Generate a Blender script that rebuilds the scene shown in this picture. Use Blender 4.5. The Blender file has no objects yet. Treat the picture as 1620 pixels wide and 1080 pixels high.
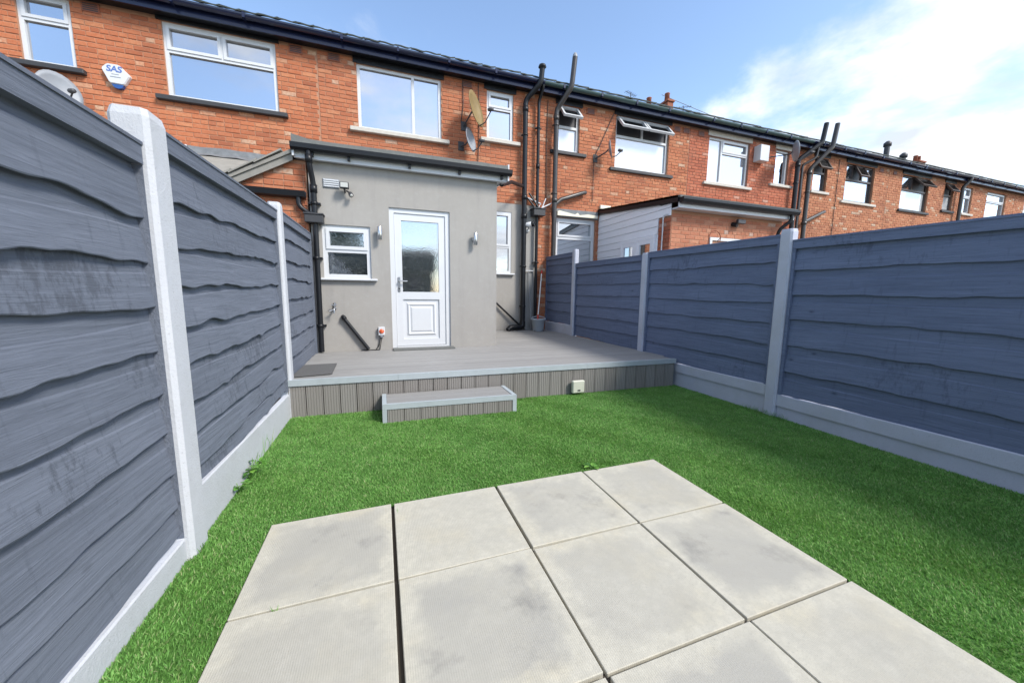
import bpy, bmesh, math, random
import numpy as np
from mathutils import Vector, Matrix
random.seed(7); np.random.seed(7)
R = math.radians
sc = bpy.context.scene
col = sc.collection

# ------------------------------------------------------------------ camera
CAM = Vector((0.0, 0.0, 1.17)); YAW, PITCH, ROLL, FPX = 0.34096, 0.12823, 0.01047, 578.13
cf = Vector((math.sin(YAW)*math.cos(PITCH), math.cos(YAW)*math.cos(PITCH), -math.sin(PITCH)))
cr0 = Vector((math.cos(YAW), -math.sin(YAW), 0)); cu0 = cr0.cross(cf)
cr = math.cos(ROLL)*cr0 + math.sin(ROLL)*cu0; cu = -math.sin(ROLL)*cr0 + math.cos(ROLL)*cu0
cam = bpy.data.cameras.new('camera'); cam.sensor_width = 36.0; cam.lens = 36.0*FPX/1620.0
cam.clip_start = 0.05; cam.clip_end = 3000
co = bpy.data.objects.new('camera', cam); col.objects.link(co)
m3 = Matrix((cr, cu, -cf)).transposed(); co.matrix_world = Matrix.Translation(CAM) @ m3.to_4x4()
sc.camera = co

# ------------------------------------------------------------------ light, sky, exposure
SUN_EL = R(43); SUN_AZ = R(140)          # azimuth clockwise from +Y
sd = Vector((math.sin(SUN_AZ)*math.cos(SUN_EL), math.cos(SUN_AZ)*math.cos(SUN_EL), math.sin(SUN_EL)))
sl = bpy.data.lights.new('sun', 'SUN'); sl.energy = 2.2; sl.angle = R(14); sl.color = (1.0, 0.95, 0.87)
so = bpy.data.objects.new('sun', sl); col.objects.link(so)
so.rotation_euler = (-sd).to_track_quat('-Z', 'Y').to_euler(); so.location = sd*60
world = bpy.data.worlds.new('World'); sc.world = world; world.use_nodes = True
wn, wl = world.node_tree.nodes, world.node_tree.links
wn.clear()
def wnode(t, **k):
    n = wn.new(t)
    for a, b in k.items(): setattr(n, a, b)
    return n
w_out = wnode('ShaderNodeOutputWorld'); w_bg = wnode('ShaderNodeBackground'); w_bg.inputs['Strength'].default_value = 0.15
sky = wnode('ShaderNodeTexSky', sky_type='NISHITA', sun_disc=False, sun_elevation=SUN_EL, sun_rotation=SUN_AZ)
sky.air_density = 1.0; sky.dust_density = 0.6; sky.ozone_density = 2.0
w_tc = wnode('ShaderNodeTexCoord'); w_sep = wnode('ShaderNodeSeparateXYZ'); wl.new(w_tc.outputs['Generated'], w_sep.inputs[0])
w_z = wnode('ShaderNodeMath', operation='MAXIMUM'); w_z.inputs[1].default_value = 0.0; wl.new(w_sep.outputs['Z'], w_z.inputs[0])
w_za = wnode('ShaderNodeMath', operation='ADD'); w_za.inputs[1].default_value = 0.22; wl.new(w_z.outputs[0], w_za.inputs[0])
w_cmb = wnode('ShaderNodeCombineXYZ')
for i, ax in enumerate('XY'):
    d = wnode('ShaderNodeMath', operation='DIVIDE'); wl.new(w_sep.outputs[ax], d.inputs[0]); wl.new(w_za.outputs[0], d.inputs[1]); wl.new(d.outputs[0], w_cmb.inputs[i])
CLOUD_OFF = (1.12, -0.02, 3.12)
w_map = wnode('ShaderNodeMapping'); w_map.inputs['Location'].default_value = CLOUD_OFF; wl.new(w_cmb.outputs[0], w_map.inputs[0])
w_n1 = wnode('ShaderNodeTexNoise'); w_n1.inputs['Scale'].default_value = 0.75; w_n1.inputs['Detail'].default_value = 8; w_n1.inputs['Roughness'].default_value = 0.60; w_n1.inputs['Distortion'].default_value = 0.25
wl.new(w_map.outputs[0], w_n1.inputs['Vector'])
w_r = wnode('ShaderNodeValToRGB'); w_r.color_ramp.elements[0].position = 0.485; w_r.color_ramp.elements[1].position = 0.63
w_r.color_ramp.interpolation = 'EASE'; wl.new(w_n1.outputs['Fac'], w_r.inputs[0])
w_mix = wnode('ShaderNodeMix', data_type='RGBA')
w_sk = wnode('ShaderNodeMix', data_type='RGBA', blend_type='MULTIPLY'); w_sk.inputs['Factor'].default_value = 1.0
w_sk.inputs['B'].default_value = (1.06, 1.03, 1.0, 1); wl.new(sky.outputs[0], w_sk.inputs['A'])
w_n2 = wnode('ShaderNodeTexNoise'); w_n2.inputs['Scale'].default_value = 2.3; w_n2.inputs['Detail'].default_value = 5; wl.new(w_map.outputs[0], w_n2.inputs['Vector'])
w_r2 = wnode('ShaderNodeValToRGB'); w_r2.color_ramp.elements[0].position = 0.36; w_r2.color_ramp.elements[0].color = (2.7, 2.9, 3.25, 1); w_r2.color_ramp.elements[1].position = 0.56; w_r2.color_ramp.elements[1].color = (4.7, 4.8, 4.95, 1)
wl.new(w_n2.outputs['Fac'], w_r2.inputs[0]); wl.new(w_r2.outputs[0], w_mix.inputs['B'])
wl.new(w_r.outputs[0], w_mix.inputs['Factor']); wl.new(w_sk.outputs['Result'], w_mix.inputs['A'])
wl.new(w_mix.outputs['Result'], w_bg.inputs['Color']); wl.new(w_bg.outputs[0], w_out.inputs[0])
vs = sc.view_settings
vs.view_transform = 'Standard'; vs.look = 'None'; vs.gamma = 1.0; vs.use_curve_mapping = False; vs.exposure = 1.07
sc.cycles.max_bounces = 5; sc.cycles.diffuse_bounces = 3; sc.cycles.glossy_bounces = 3; sc.cycles.caustics_reflective = False; sc.cycles.caustics_refractive = False

# ------------------------------------------------------------------ materials
M = {}
class NT:
    def __init__(s, name):
        s.m = bpy.data.materials.new(name); s.m.use_nodes = True; s.t = s.m.node_tree; s.n = s.t.nodes; s.l = s.t.links
        s.b = s.n['Principled BSDF']; M[name] = s.m
    def node(s, t, ins=None, **k):
        n = s.n.new(t)
        for a, b in k.items(): setattr(n, a, b)
        for a, b in (ins or {}).items():
            if hasattr(b, 'is_linked'): s.l.new(b, n.inputs[a])
            else: n.inputs[a].default_value = b
        return n
    def set(s, **k):
        for a, b in k.items():
            i = s.b.inputs[a.replace('_', ' ')]
            if hasattr(b, 'is_linked'): s.l.new(b, i)
            else: i.default_value = b
        return s
    def pos(s, scale=(1, 1, 1)):
        g = s.node('ShaderNodeNewGeometry'); mp = s.node('ShaderNodeMapping', {'Vector': g.outputs['Position'], 'Scale': scale}); return mp.outputs[0]
    def noise(s, scale, detail=4, rough=.55, vec=None, dist=0.0):
        return s.node('ShaderNodeTexNoise', {'Vector': vec or s.pos(), 'Scale': scale, 'Detail': detail, 'Roughness': rough, 'Distortion': dist}).outputs['Fac']
    def ramp(s, fac, stops, interp='LINEAR'):
        n = s.node('ShaderNodeValToRGB', {'Fac': fac}); e = n.color_ramp.elements; n.color_ramp.interpolation = interp
        while len(e) < len(stops): e.new(.5)
        for q, (p, c) in zip(e, stops): q.position = p; q.color = (*c, 1) if len(c) == 3 else c
        return n.outputs['Color']
    def mix(s, fac, a, b, mode='MIX'):
        n = s.node('ShaderNodeMix', data_type='RGBA', blend_type=mode)
        for k, v in (('Factor', fac), ('A', a), ('B', b)):
            if hasattr(v, 'is_linked'): s.l.new(v, n.inputs[k])
            else: n.inputs[k].default_value = v if k == 'Factor' else ((*v, 1) if len(v) == 3 else v)
        return n.outputs['Result']
    def math(s, op, a, b=0.0, c=None):
        n = s.node('ShaderNodeMath', operation=op)
        for i, v in enumerate((a, b, c)):
            if v is None: continue
            if hasattr(v, 'is_linked'): s.l.new(v, n.inputs[i])
            else: n.inputs[i].default_value = v
        return n.outputs[0]
    def bump(s, h, strength=.3, dist=.01):
        n = s.node('ShaderNodeBump', {'Height': h, 'Strength': strength, 'Distance': dist}); s.l.new(n.outputs[0], s.b.inputs['Normal']); return s
    def rnd(s):
        a = s.node('ShaderNodeObjectInfo').outputs['Random']; b = s.node('ShaderNodeNewGeometry').outputs['Random Per Island']
        return s.math('FRACT', s.math('ADD', a, b))

def plain(name, c, rough=.5, metal=0.0, var=.12, nscale=9, spec=.5):
    t = NT(name); n = t.noise(nscale, 5, .6)
    t.set(Base_Color=t.mix(n, tuple(v*(1-var) for v in c), tuple(min(1, v*(1+var)) for v in c)), Roughness=rough, Metallic=metal, Specular_IOR_Level=spec)
    return t
def brickmat(name, tint=(1, 1, 1), pale=.05, dark=.12):
    t = NT(name); r = t.rnd()
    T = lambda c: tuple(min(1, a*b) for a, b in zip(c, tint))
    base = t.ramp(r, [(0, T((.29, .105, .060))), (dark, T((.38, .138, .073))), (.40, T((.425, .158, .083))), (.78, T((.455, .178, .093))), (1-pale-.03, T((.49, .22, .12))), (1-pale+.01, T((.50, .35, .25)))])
    n = t.noise(26, 3, .6); n2 = t.noise(1.1, 3, .6)
    c = t.mix(t.ramp(n, [(.40, (0, 0, 0)), (.75, (.7, .7, .7))]), base, T((.40, .110, .046)))
    c = t.mix(t.ramp(n2, [(.55, (0, 0, 0)), (.78, (.45, .45, .45))]), c, (.17, .075, .05))
    c = t.mix(t.ramp(t.noise(60, 3, .7), [(.64, (0, 0, 0)), (.74, (.55, .55, .55))]), c, (.56, .40, .30))
    t.set(Base_Color=c, Roughness=.88, Specular_IOR_Level=.25).bump(n, .5, .006)
brickmat('brick_ours'); brickmat('brick_left', (1.04, 1.0, .95), .04, .10); brickmat('brick_mid', (.97, .98, .98), .04, .14)
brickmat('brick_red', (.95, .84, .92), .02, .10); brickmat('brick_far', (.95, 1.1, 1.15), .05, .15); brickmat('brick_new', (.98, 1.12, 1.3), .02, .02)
t = NT('mortar'); n = t.noise(40, 6, .7)
t.set(Base_Color=t.mix(n, (.36, .175, .105), (.44, .255, .168)), Roughness=.95).bump(n, .5, .006)
t = NT('mortar_dark'); n = t.noise(40, 6, .7)
t.set(Base_Color=t.mix(n, (.20, .09, .06), (.38, .22, .16)), Roughness=.95).bump(n, .5, .006)
t = NT('grey_render'); n = t.noise(3.0, 5, .6); n2 = t.noise(160, 3, .7); v = t.noise(2.2, 4, .6, t.pos((3, 3, .35)))
c = t.mix(n, (.308, .293, .272), (.362, .346, .324)); c = t.mix(t.ramp(v, [(.5, (0, 0, 0)), (.8, (.5, .5, .5))]), c, (.255, .247, .237)); c = t.mix(t.ramp(t.noise(14, 5, .7), [(.5, (0,)*3), (.8, (.3,)*3)]), c, (.42, .41, .395))
t.set(Base_Color=c, Roughness=.92, Specular_IOR_Level=.2).bump(n2, .25, .004)
plain('upvc_white', (.60, .615, .635), .3, var=.03); plain('white_cladding', (.86, .87, .90), .4, var=.04); plain('soffit_white', (.58, .59, .61), .4, var=.05)
plain('black_plastic', (.009, .010, .013), .38, var=.3, spec=.35); plain('brown_pipe', (.045, .04, .038), .35, var=.35, nscale=5); plain('navy_gutter', (.010, .015, .048), .2, var=.35, nscale=4)
plain('green_gutter', (.045, .085, .085), .4, var=.3, nscale=4)
plain('slate_sill', (.035, .036, .04), .6, var=.35); plain('stone_sill', (.50, .47, .42), .8, var=.2, nscale=14)
plain('felt', (.13, .135, .13), .9, var=.35, nscale=18); plain('roof_tile', (.035, .045, .042), .85, var=.5, nscale=14); plain('cement_sheet', (.25, .24, .215), .9, var=.3, nscale=8)
plain('lead', (.16, .17, .18), .7, var=.6, nscale=10); plain('chrome', (.55, .55, .56), .28, 1.0, var=.1); plain('dark_metal', (.05, .05, .055), .5, var=.3); plain('dish_mustard', (.20, .14, .055), .6, var=.3, nscale=14); plain('board_grey', (.22, .22, .215), .9, var=.15); plain('dish_grey', (.24, .26, .29), .5, var=.15)
plain('opening_shade', (.03, .03, .035), .5); plain('orange_red', (.7, .13, .05), .4, var=.08); plain('red', (.6, .04, .03), .4, var=.08); plain('blue_strobe', (.02, .08, .28), .25); plain('blue_ink', (.09, .16, .42), .5, var=.03)
plain('cream', (.72, .68, .55), .6, var=.08); plain('box_beige', (.52, .53, .45), .5, var=.05); plain('rubber_mat', (.10, .10, .10), .95, var=.3, nscale=60); plain('bucket_grey', (.40, .45, .50), .4, var=.06); plain('rust', (.20, .06, .03), .8, var=.3, nscale=40); plain('curtain', (.75, .76, .76), .9, var=.05); plain('blue_cloth', (.05, .10, .30), .9)
plain('terracotta', (.27, .095, .055), .9, var=.3, nscale=30); plain('lamp_glass', (.48, .48, .45), .25, var=.04); plain('soil', (.05, .04, .03), .95, var=.3, nscale=30); plain('cable', (.03, .03, .03), .6); plain('brown_frame', (.055, .04, .035), .4)

def glassmat(name, base, refl=.55, rough=.015, bumpscale=None, bs=.2):
    t = NT(name); t.set(Base_Color=(*base, 1), Roughness=.35)
    g = t.node('ShaderNodeBsdfGlossy', {'Color': (.92, .95, 1.0, 1), 'Roughness': rough})
    fr = t.node('ShaderNodeFresnel', {'IOR': 1.5}); f = t.math('MINIMUM', t.math('MULTIPLY_ADD', fr.outputs[0], 1.2, refl), .96)
    mx = t.node('ShaderNodeMixShader', {'Fac': f, 1: t.b.outputs[0], 2: g.outputs[0]}); t.l.new(mx.outputs[0], t.n['Material Output'].inputs['Surface'])
    if bumpscale:
        h = t.node('ShaderNodeTexVoronoi', {'Vector': t.pos((1, 1, .7)), 'Scale': bumpscale}).outputs['Distance']
        b = t.node('ShaderNodeBump', {'Height': h, 'Strength': bs, 'Distance': .004}); t.l.new(b.outputs[0], g.inputs['Normal'])
        sp = t.noise(70, 3, .7, t.pos((1, 1, .8)), .8); t.set(Base_Color=t.ramp(sp, [(.42, (.006, .008, .008)), (.55, (.03, .036, .034)), (.66, (.20, .22, .21))]))
    else:
        b = t.node('ShaderNodeBump', {'Height': t.noise(.9, 2, .4), 'Strength': .05, 'Distance': .02}); t.l.new(b.outputs[0], g.inputs['Normal'])
glassmat('glass', (.02, .025, .03), .50); glassmat('obscure_glass', (.03, .035, .035), .42, .02, 70, .035); glassmat('net_glass', (.55, .57, .58), .18, .05)

def boardmat(name, a, b, wear, axis, wearpos=(.60, .70), grey=.5):
    t = NT(name); sc_ = {'y': (30, 1.2, 22), 'x': (1.2, 30, 22)}[axis]; r = t.rnd()
    oi = t.node('ShaderNodeObjectInfo').outputs['Random']
    g = t.node('ShaderNodeNewGeometry'); off = t.node('ShaderNodeCombineXYZ', {0: t.math('MULTIPLY', oi, 37), 1: t.math('MULTIPLY', oi, 91)})
    p = t.node('ShaderNodeVectorMath', {0: g.outputs['Position'], 1: off.outputs[0]}, operation='ADD').outputs[0]
    ps = t.node('ShaderNodeMapping', {'Vector': p, 'Scale': sc_}).outputs[0]
    grain = t.noise(2.2, 6, .65, ps, .6); blot = t.noise(2.0, 5, .6, t.node('ShaderNodeMapping', {'Vector': p, 'Scale': (2, 1, 2.5)}).outputs[0])
    c = t.mix(blot, a, b); c = t.mix(t.math('MULTIPLY', oi, .35), c, tuple(v*.72 for v in a))
    kv = t.node('ShaderNodeTexVoronoi', {'Vector': t.node('ShaderNodeMapping', {'Vector': p, 'Scale': (1.0, 1.5, 3.0)}).outputs[0], 'Scale': 1.7})
    k = kv.outputs['Distance']
    c = t.mix(t.ramp(k, [(.02, (.95, .95, .95)), (.04, (.5, .5, .5)), (.085, (0, 0, 0))]), c, wear)
    area = t.noise(.9, 2, .5, p); flake = t.noise(5.0, 5, .75, t.node('ShaderNodeMapping', {'Vector': p, 'Scale': (2, 6.0, 2.6)}).outputs[0])
    wv = t.math('ADD', t.math('MULTIPLY', area, .55), t.math('MULTIPLY', flake, .5))
    c = t.mix(t.ramp(wv, [(wearpos[0], (0, 0, 0)), (wearpos[1], (grey,)*3)]), c, wear)
    c = t.mix(t.ramp(grain, [(.3, (.45,)*3), (.52, (0, 0, 0))]), c, tuple(v*.62 for v in a))
    c = t.mix(t.ramp(grain, [(.58, (0,)*3), (.72, (.35, .35, .35))]), c, tuple(min(1, v*1.3) for v in b))
    dr = t.noise(4.0, 3, .65, t.node('ShaderNodeMapping', {'Vector': p, 'Scale': (2, 7, .9)}).outputs[0])
    c = t.mix(t.ramp(dr, [(.60, (0,)*3), (.72, (.45,)*3)]), c, tuple(v*.7 for v in a))
    fine = t.noise(9.0, 3, .7, ps)
    c = t.mix(t.ramp(fine, [(.35, (.3,)*3), (.5, (0,)*3)]), c, tuple(v*.75 for v in a))
    t.set(Base_Color=c, Roughness=.78, Specular_IOR_Level=.2).bump(t.math('ADD', grain, t.math('MULTIPLY', k, .6)), .7, .007)
boardmat('fence_paint_worn', (.122, .140, .178), (.172, .192, .238), (.060, .067, .083), 'y', (.61, .67), .6)
boardmat('fence_paint', (.120, .150, .232), (.168, .204, .302), (.055, .068, .105), 'y', (.62, .70), .5)
t = NT('white_concrete'); n = t.noise(6, 6, .65); n2 = t.noise(130, 3, .7)
c = t.mix(n, (.45, .465, .50), (.53, .545, .575)); c = t.mix(t.ramp(t.noise(18, 6, .7), [(.64, (0, 0, 0)), (.72, (.55,)*3)]), c, (.40, .40, .40))
c = t.mix(t.ramp(t.noise(70, 4, .7), [(.30, (.6,)*3), (.37, (0,)*3)]), c, (.24, .24, .24)); c = t.mix(t.ramp(t.noise(2.6, 5, .65), [(.48, (0,)*3), (.75, (.4,)*3)]), c, (.36, .37, .36))
t.set(Base_Color=c, Roughness=.88).bump(t.math('ADD', n2, t.noise(28, 4, .7)), .5, .005)
t = NT('lilac_concrete'); n = t.noise(6, 6, .65); n2 = t.noise(130, 3, .7)
c = t.mix(n, (.40, .42, .50), (.50, .52, .60)); c = t.mix(t.ramp(t.noise(18, 6, .7), [(.64, (0, 0, 0)), (.72, (.45,)*3)]), c, (.36, .36, .38))
c = t.mix(t.ramp(t.noise(70, 4, .7), [(.30, (.6,)*3), (.37, (0,)*3)]), c, (.24, .24, .24)); c = t.mix(t.ramp(t.noise(2.6, 5, .65), [(.48, (0,)*3), (.75, (.4,)*3)]), c, (.36, .37, .36))
t.set(Base_Color=c, Roughness=.88).bump(t.math('ADD', n2, t.noise(28, 4, .7)), .5, .005)
t = NT('deck_board'); oi = t.node('ShaderNodeObjectInfo').outputs['Random']; g = t.noise(3, 6, .7, t.pos((1.0, 60, 60))); n = t.noise(2.5, 4, .6)
c = t.mix(g, (.235, .231, .226), (.335, .329, .322)); c = t.mix(t.math('MULTIPLY', oi, .4), c, (.205, .20, .195)); c = t.mix(t.ramp(n, [(.5, (0,)*3), (.8, (.4,)*3)]), c, (.35, .34, .33))
t.set(Base_Color=c, Roughness=.62, Specular_IOR_Level=.4).bump(g, .25, .002)
t = NT('skirt_board'); oi = t.node('ShaderNodeObjectInfo').outputs['Random']; g = t.noise(3, 6, .7, t.pos((60, 60, 1.4)))
c = t.mix(g, (.190, .180, .168), (.285, .272, .257)); c = t.mix(t.math('MULTIPLY', oi, .4), c, (.17, .15, .135))
t.set(Base_Color=c, Roughness=.7).bump(g, .25, .002)
plain('deck_trim', (.36, .405, .43), .55, var=.14, nscale=9)
t = NT('slab'); oi = t.node('ShaderNodeObjectInfo').outputs['Random']
tc = t.node('ShaderNodeTexCoord').outputs['Object']; sx = t.node('ShaderNodeSeparateXYZ', {0: tc})
ed = t.math('MAXIMUM', t.math('ABSOLUTE', sx.outputs[0]), t.math('ABSOLUTE', sx.outputs[1]))
w = t.noise(5, 6, .6); edw = t.math('ADD', ed, t.math('MULTIPLY_ADD', w, .22, -.11))
mid = t.ramp(edw, [(.205, (1, 1, 1)), (.262, (0, 0, 0))])
blot = t.ramp(t.noise(2.2, 5, .6, None, .4), [(.35, (0, 0, 0)), (.62, (1, 1, 1))])
amt = t.math('MULTIPLY', t.math('MULTIPLY', mid, t.math('MULTIPLY_ADD', blot, .5, .5)), t.math('MULTIPLY_ADD', oi, .75, .25))
c = t.mix(t.noise(11, 5, .65), (.455, .432, .357), (.53, .507, .43)); c = t.mix(t.ramp(t.noise(3.4, 5, .6), [(.5, (0,)*3), (.75, (.6,)*3)]), c, (.51, .455, .32))
c = t.mix(amt, c, (.345, .335, .303)); c = t.mix(t.ramp(t.noise(22, 6, .75), [(.42, (.35,)*3), (.62, (0,)*3)]), c, (.36, .347, .30))
dk = t.ramp(t.noise(2.7, 8, .68), [(.54, (0, 0, 0)), (.68, (.6,)*3)]); c = t.mix(t.math('MULTIPLY', t.math('MULTIPLY', dk, mid), oi), c, (.17, .167, .16))
c = t.mix(t.ramp(t.noise(36, 5, .75), [(.66, (0,)*3), (.72, (.45,)*3)]), c, (.27, .26, .22))
c = t.mix(t.ramp(t.noise(150, 3, .7), [(.30, (.5,)*3), (.42, (0,)*3)]), c, (.30, .29, .26))
rib = t.node('ShaderNodeTexWave', {'Vector': tc, 'Scale': 42.0, 'Distortion': .3}, bands_direction='X').outputs['Fac']; fine = t.noise(180, 3, .7)
t.set(Base_Color=c, Roughness=.85, Specular_IOR_Level=.3).bump(t.math('MULTIPLY_ADD', rib, .35, fine), .35, .003)
t = NT('grass_blade'); r = t.node('ShaderNodeNewGeometry').outputs['Random Per Island']
pn = t.noise(1.1, 4, .6)
c = t.ramp(r, [(0, (.09, .215, .045)), (.3, (.150, .350, .075)), (.65, (.205, .455, .105)), (.88, (.29, .51, .15)), (.94, (.40, .46, .22))])
c = t.mix(t.ramp(pn, [(.4, (0,)*3), (.7, (.35,)*3)]), c, (.19, .35, .055)); c = t.mix(t.ramp(t.noise(7, 3, .6), [(.4, (.35,)*3), (.6, (0,)*3)]), c, (.07, .19, .03))
t.set(Base_Color=c, Roughness=.6, Specular_IOR_Level=.35)
tr = t.node('ShaderNodeBsdfTranslucent', {'Color': c}); mx = t.node('ShaderNodeMixShader', {'Fac': .35, 1: t.b.outputs[0], 2: tr.outputs[0]}); t.l.new(mx.outputs[0], t.n['Material Output'].inputs['Surface'])
t = NT('turf_back'); t.set(Base_Color=t.mix(t.noise(30), (.05, .13, .02), (.08, .19, .03)), Roughness=.9)
t = NT('ground'); n = t.noise(.8, 6, .6); t.set(Base_Color=t.mix(n, (.13, .12, .10), (.22, .21, .19)), Roughness=.95)
t = NT('leaf'); r = t.node('ShaderNodeNewGeometry').outputs['Random Per Island']; t.set(Base_Color=t.ramp(r, [(0, (.04, .12, .015)), (.6, (.09, .24, .03)), (1, (.16, .33, .05))]), Roughness=.5)
t = NT('tree_leaf'); r = t.node('ShaderNodeNewGeometry').outputs['Random Per Island']; t.set(Base_Color=t.ramp(r, [(0, (.02, .05, .012)), (1, (.06, .12, .03))]), Roughness=.6)
plain('bark', (.09, .07, .05), .9, var=.4, nscale=20)

# ------------------------------------------------------------------ builders
ORG = {}
class MB:
    def __init__(s): s.v, s.f, s.sm = [], [], set()
    def add(s, vs_, fs, smooth=False):
        o = len(s.v); s.v += [tuple(p) for p in vs_]
        for f in fs:
            if smooth: s.sm.add(len(s.f))
            s.f.append(tuple(i+o for i in f))
        return s
    def box(s, x0, x1, y0, y1, z0, z1):
        return s.add([(x0, y0, z0), (x1, y0, z0), (x1, y1, z0), (x0, y1, z0), (x0, y0, z1), (x1, y0, z1), (x1, y1, z1), (x0, y1, z1)],
                     [(0, 3, 2, 1), (4, 5, 6, 7), (0, 1, 5, 4), (1, 2, 6, 5), (2, 3, 7, 6), (3, 0, 4, 7)])
    def bbox(s, x0, x1, y0, y1, z0, z1, b=.004):
        bm = bmesh.new(); bmesh.ops.create_cube(bm, size=1)
        for v in bm.verts: v.co = ((x0+x1)/2+v.co.x*(x1-x0), (y0+y1)/2+v.co.y*(y1-y0), (z0+z1)/2+v.co.z*(z1-z0))
        bmesh.ops.bevel(bm, geom=list(bm.edges), offset=b, segments=1, affect='EDGES', profile=.5)
        bm.verts.index_update(); s.add([v.co[:] for v in bm.verts], [[v.index for v in f.verts] for f in bm.faces]); bm.free(); return s
    def hexa(s, p):   # 8 points: bottom 4 ccw, top 4 ccw
        return s.add(p, [(0, 3, 2, 1), (4, 5, 6, 7), (0, 1, 5, 4), (1, 2, 6, 5), (2, 3, 7, 6), (3, 0, 4, 7)])
    def tube(s, pts, r, seg=12, cap=True):
        pts = [Vector(p) for p in pts]; n = len(pts); rr = r if isinstance(r, (list, tuple)) else [r]*n; vs_, fs = [], []; prev = None
        for i, p in enumerate(pts):
            d = (pts[min(i+1, n-1)]-pts[max(i-1, 0)]).normalized()
            u = prev if prev else (Vector((0, 0, 1)) if abs(d.z) < .9 else Vector((1, 0, 0)))
            u = (u-d*u.dot(d)).normalized(); prev = u; w_ = d.cross(u)
            for k in range(seg):
                a = 2*math.pi*k/seg; vs_.append(p+(u*math.cos(a)+w_*math.sin(a))*rr[i])
        for i in range(n-1):
            for k in range(seg): fs.append((i*seg+k, i*seg+(k+1) % seg, (i+1)*seg+(k+1) % seg, (i+1)*seg+k))
        s.add(vs_, fs, True)
        if cap: s.add(vs_[:seg], [tuple(range(seg))[::-1]]); s.add(vs_[-seg:], [tuple(range(seg))])
        return s
    def lathe(s, prof, c, axis=(0, 0, 1), seg=24):
        ax = Vector(axis).normalized(); u = ax.orthogonal().normalized(); w_ = ax.cross(u); c = Vector(c); vs_, fs = [], []
        for r, h in prof:
            for k in range(seg): a = 2*math.pi*k/seg; vs_.append(c+ax*h+(u*math.cos(a)+w_*math.sin(a))*r)
        for i in range(len(prof)-1):
            for k in range(seg): fs.append((i*seg+k, i*seg+(k+1) % seg, (i+1)*seg+(k+1) % seg, (i+1)*seg+k))
        return s.add(vs_, fs, True)
    def prism(s, poly, y0, y1, plane='xz'):
        n = len(poly); P = (lambda a, b, y: (a, y, b)) if plane == 'xz' else ((lambda a, b, y: (y, a, b)) if plane == 'yz' else (lambda a, b, y: (a, b, y)))
        return s.add([P(a, b, y0) for a, b in poly]+[P(a, b, y1) for a, b in poly], [tuple(range(n))[::-1], tuple(range(n, 2*n))]+[(i, (i+1) % n, n+(i+1) % n, n+i) for i in range(n)])
    def mesh(s, name, mat, org=(0, 0, 0)):
        me = bpy.data.meshes.new(name); o = Vector(org)
        me.from_pydata([tuple(Vector(p)-o) for p in s.v], [], s.f)
        if s.sm: me.polygons.foreach_set('use_smooth', [i in s.sm for i in range(len(s.f))])
        bm = bmesh.new(); bm.from_mesh(me); bmesh.ops.recalc_face_normals(bm, faces=bm.faces); bm.to_mesh(me); bm.free()
        me.materials.append(M[mat] if isinstance(mat, str) else mat); return me
    def build(s, name, mat, parent=None, org=None):
        if parent is not None: org = ORG[parent.name]
        org = Vector(org or (0, 0, 0)); o = bpy.data.objects.new(name, s.mesh(name, mat, org)); col.objects.link(o)
        if parent is not None: o.parent = parent
        else: o.location = org
        ORG[o.name] = org; return o
def tag(o, label=None, cat=None, group=None, kind=None):
    for k, v in (('label', label), ('category', cat), ('group', group), ('kind', kind)):
        if v: o[k] = v
    return o
def thing(name, label, cat, loc, group=None):
    o = bpy.data.objects.new(name, None); col.objects.link(o); o.location = loc; o.empty_display_size = .1; ORG[o.name] = Vector(loc)
    return tag(o, label, cat, group)
def bez(pts, n=8):
    """rounded polyline: corners replaced by arcs"""
    P = [Vector(p) for p in pts]; out = [P[0]]
    for i in range(1, len(P)-1):
        a, b, c = P[i-1], P[i], P[i+1]; d = min((b-a).length, (c-b).length)*.45; d = min(d, .09)
        p0 = b+(a-b).normalized()*d; p2 = b+(c-b).normalized()*d
        for k in range(n+1): t_ = k/n; out.append(p0*(1-t_)**2+b*2*t_*(1-t_)+p2*t_*t_)
    return out+[P[-1]]
def vis(p):
    v = Vector(p)-CAM; z = v.dot(cf)
    if z < .1: return False
    px, py = 810+FPX*v.dot(cr)/z, 540-FPX*v.dot(cu)/z
    if not (0 <= px <= 1620 and 0 <= py <= 1080): return False
    def at(axis, val): t_ = (val-CAM[axis])/v[axis] if abs(v[axis]) > 1e-6 else -1; return (CAM+v*t_, t_) if 0 < t_ < .995 else (None, 0)
    q, _ = at(1, 5.3)
    if q and -1.0 < q.x < 1.85 and q.z < 3.05: return False
    q, _ = at(0, -.87)
    if q and q.y < 5.55 and q.z < 1.78+.02*q.y: return False
    q, _ = at(0, 3.68)
    if q and q.z < (1.72 if q.y < 6.6 else 2.0): return False
    q, _ = at(0, 5.05)
    if q and 5.4 < q.y < 8 and q.z < 2.8+.12*(q.y-5.4): return False
    return True

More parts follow.
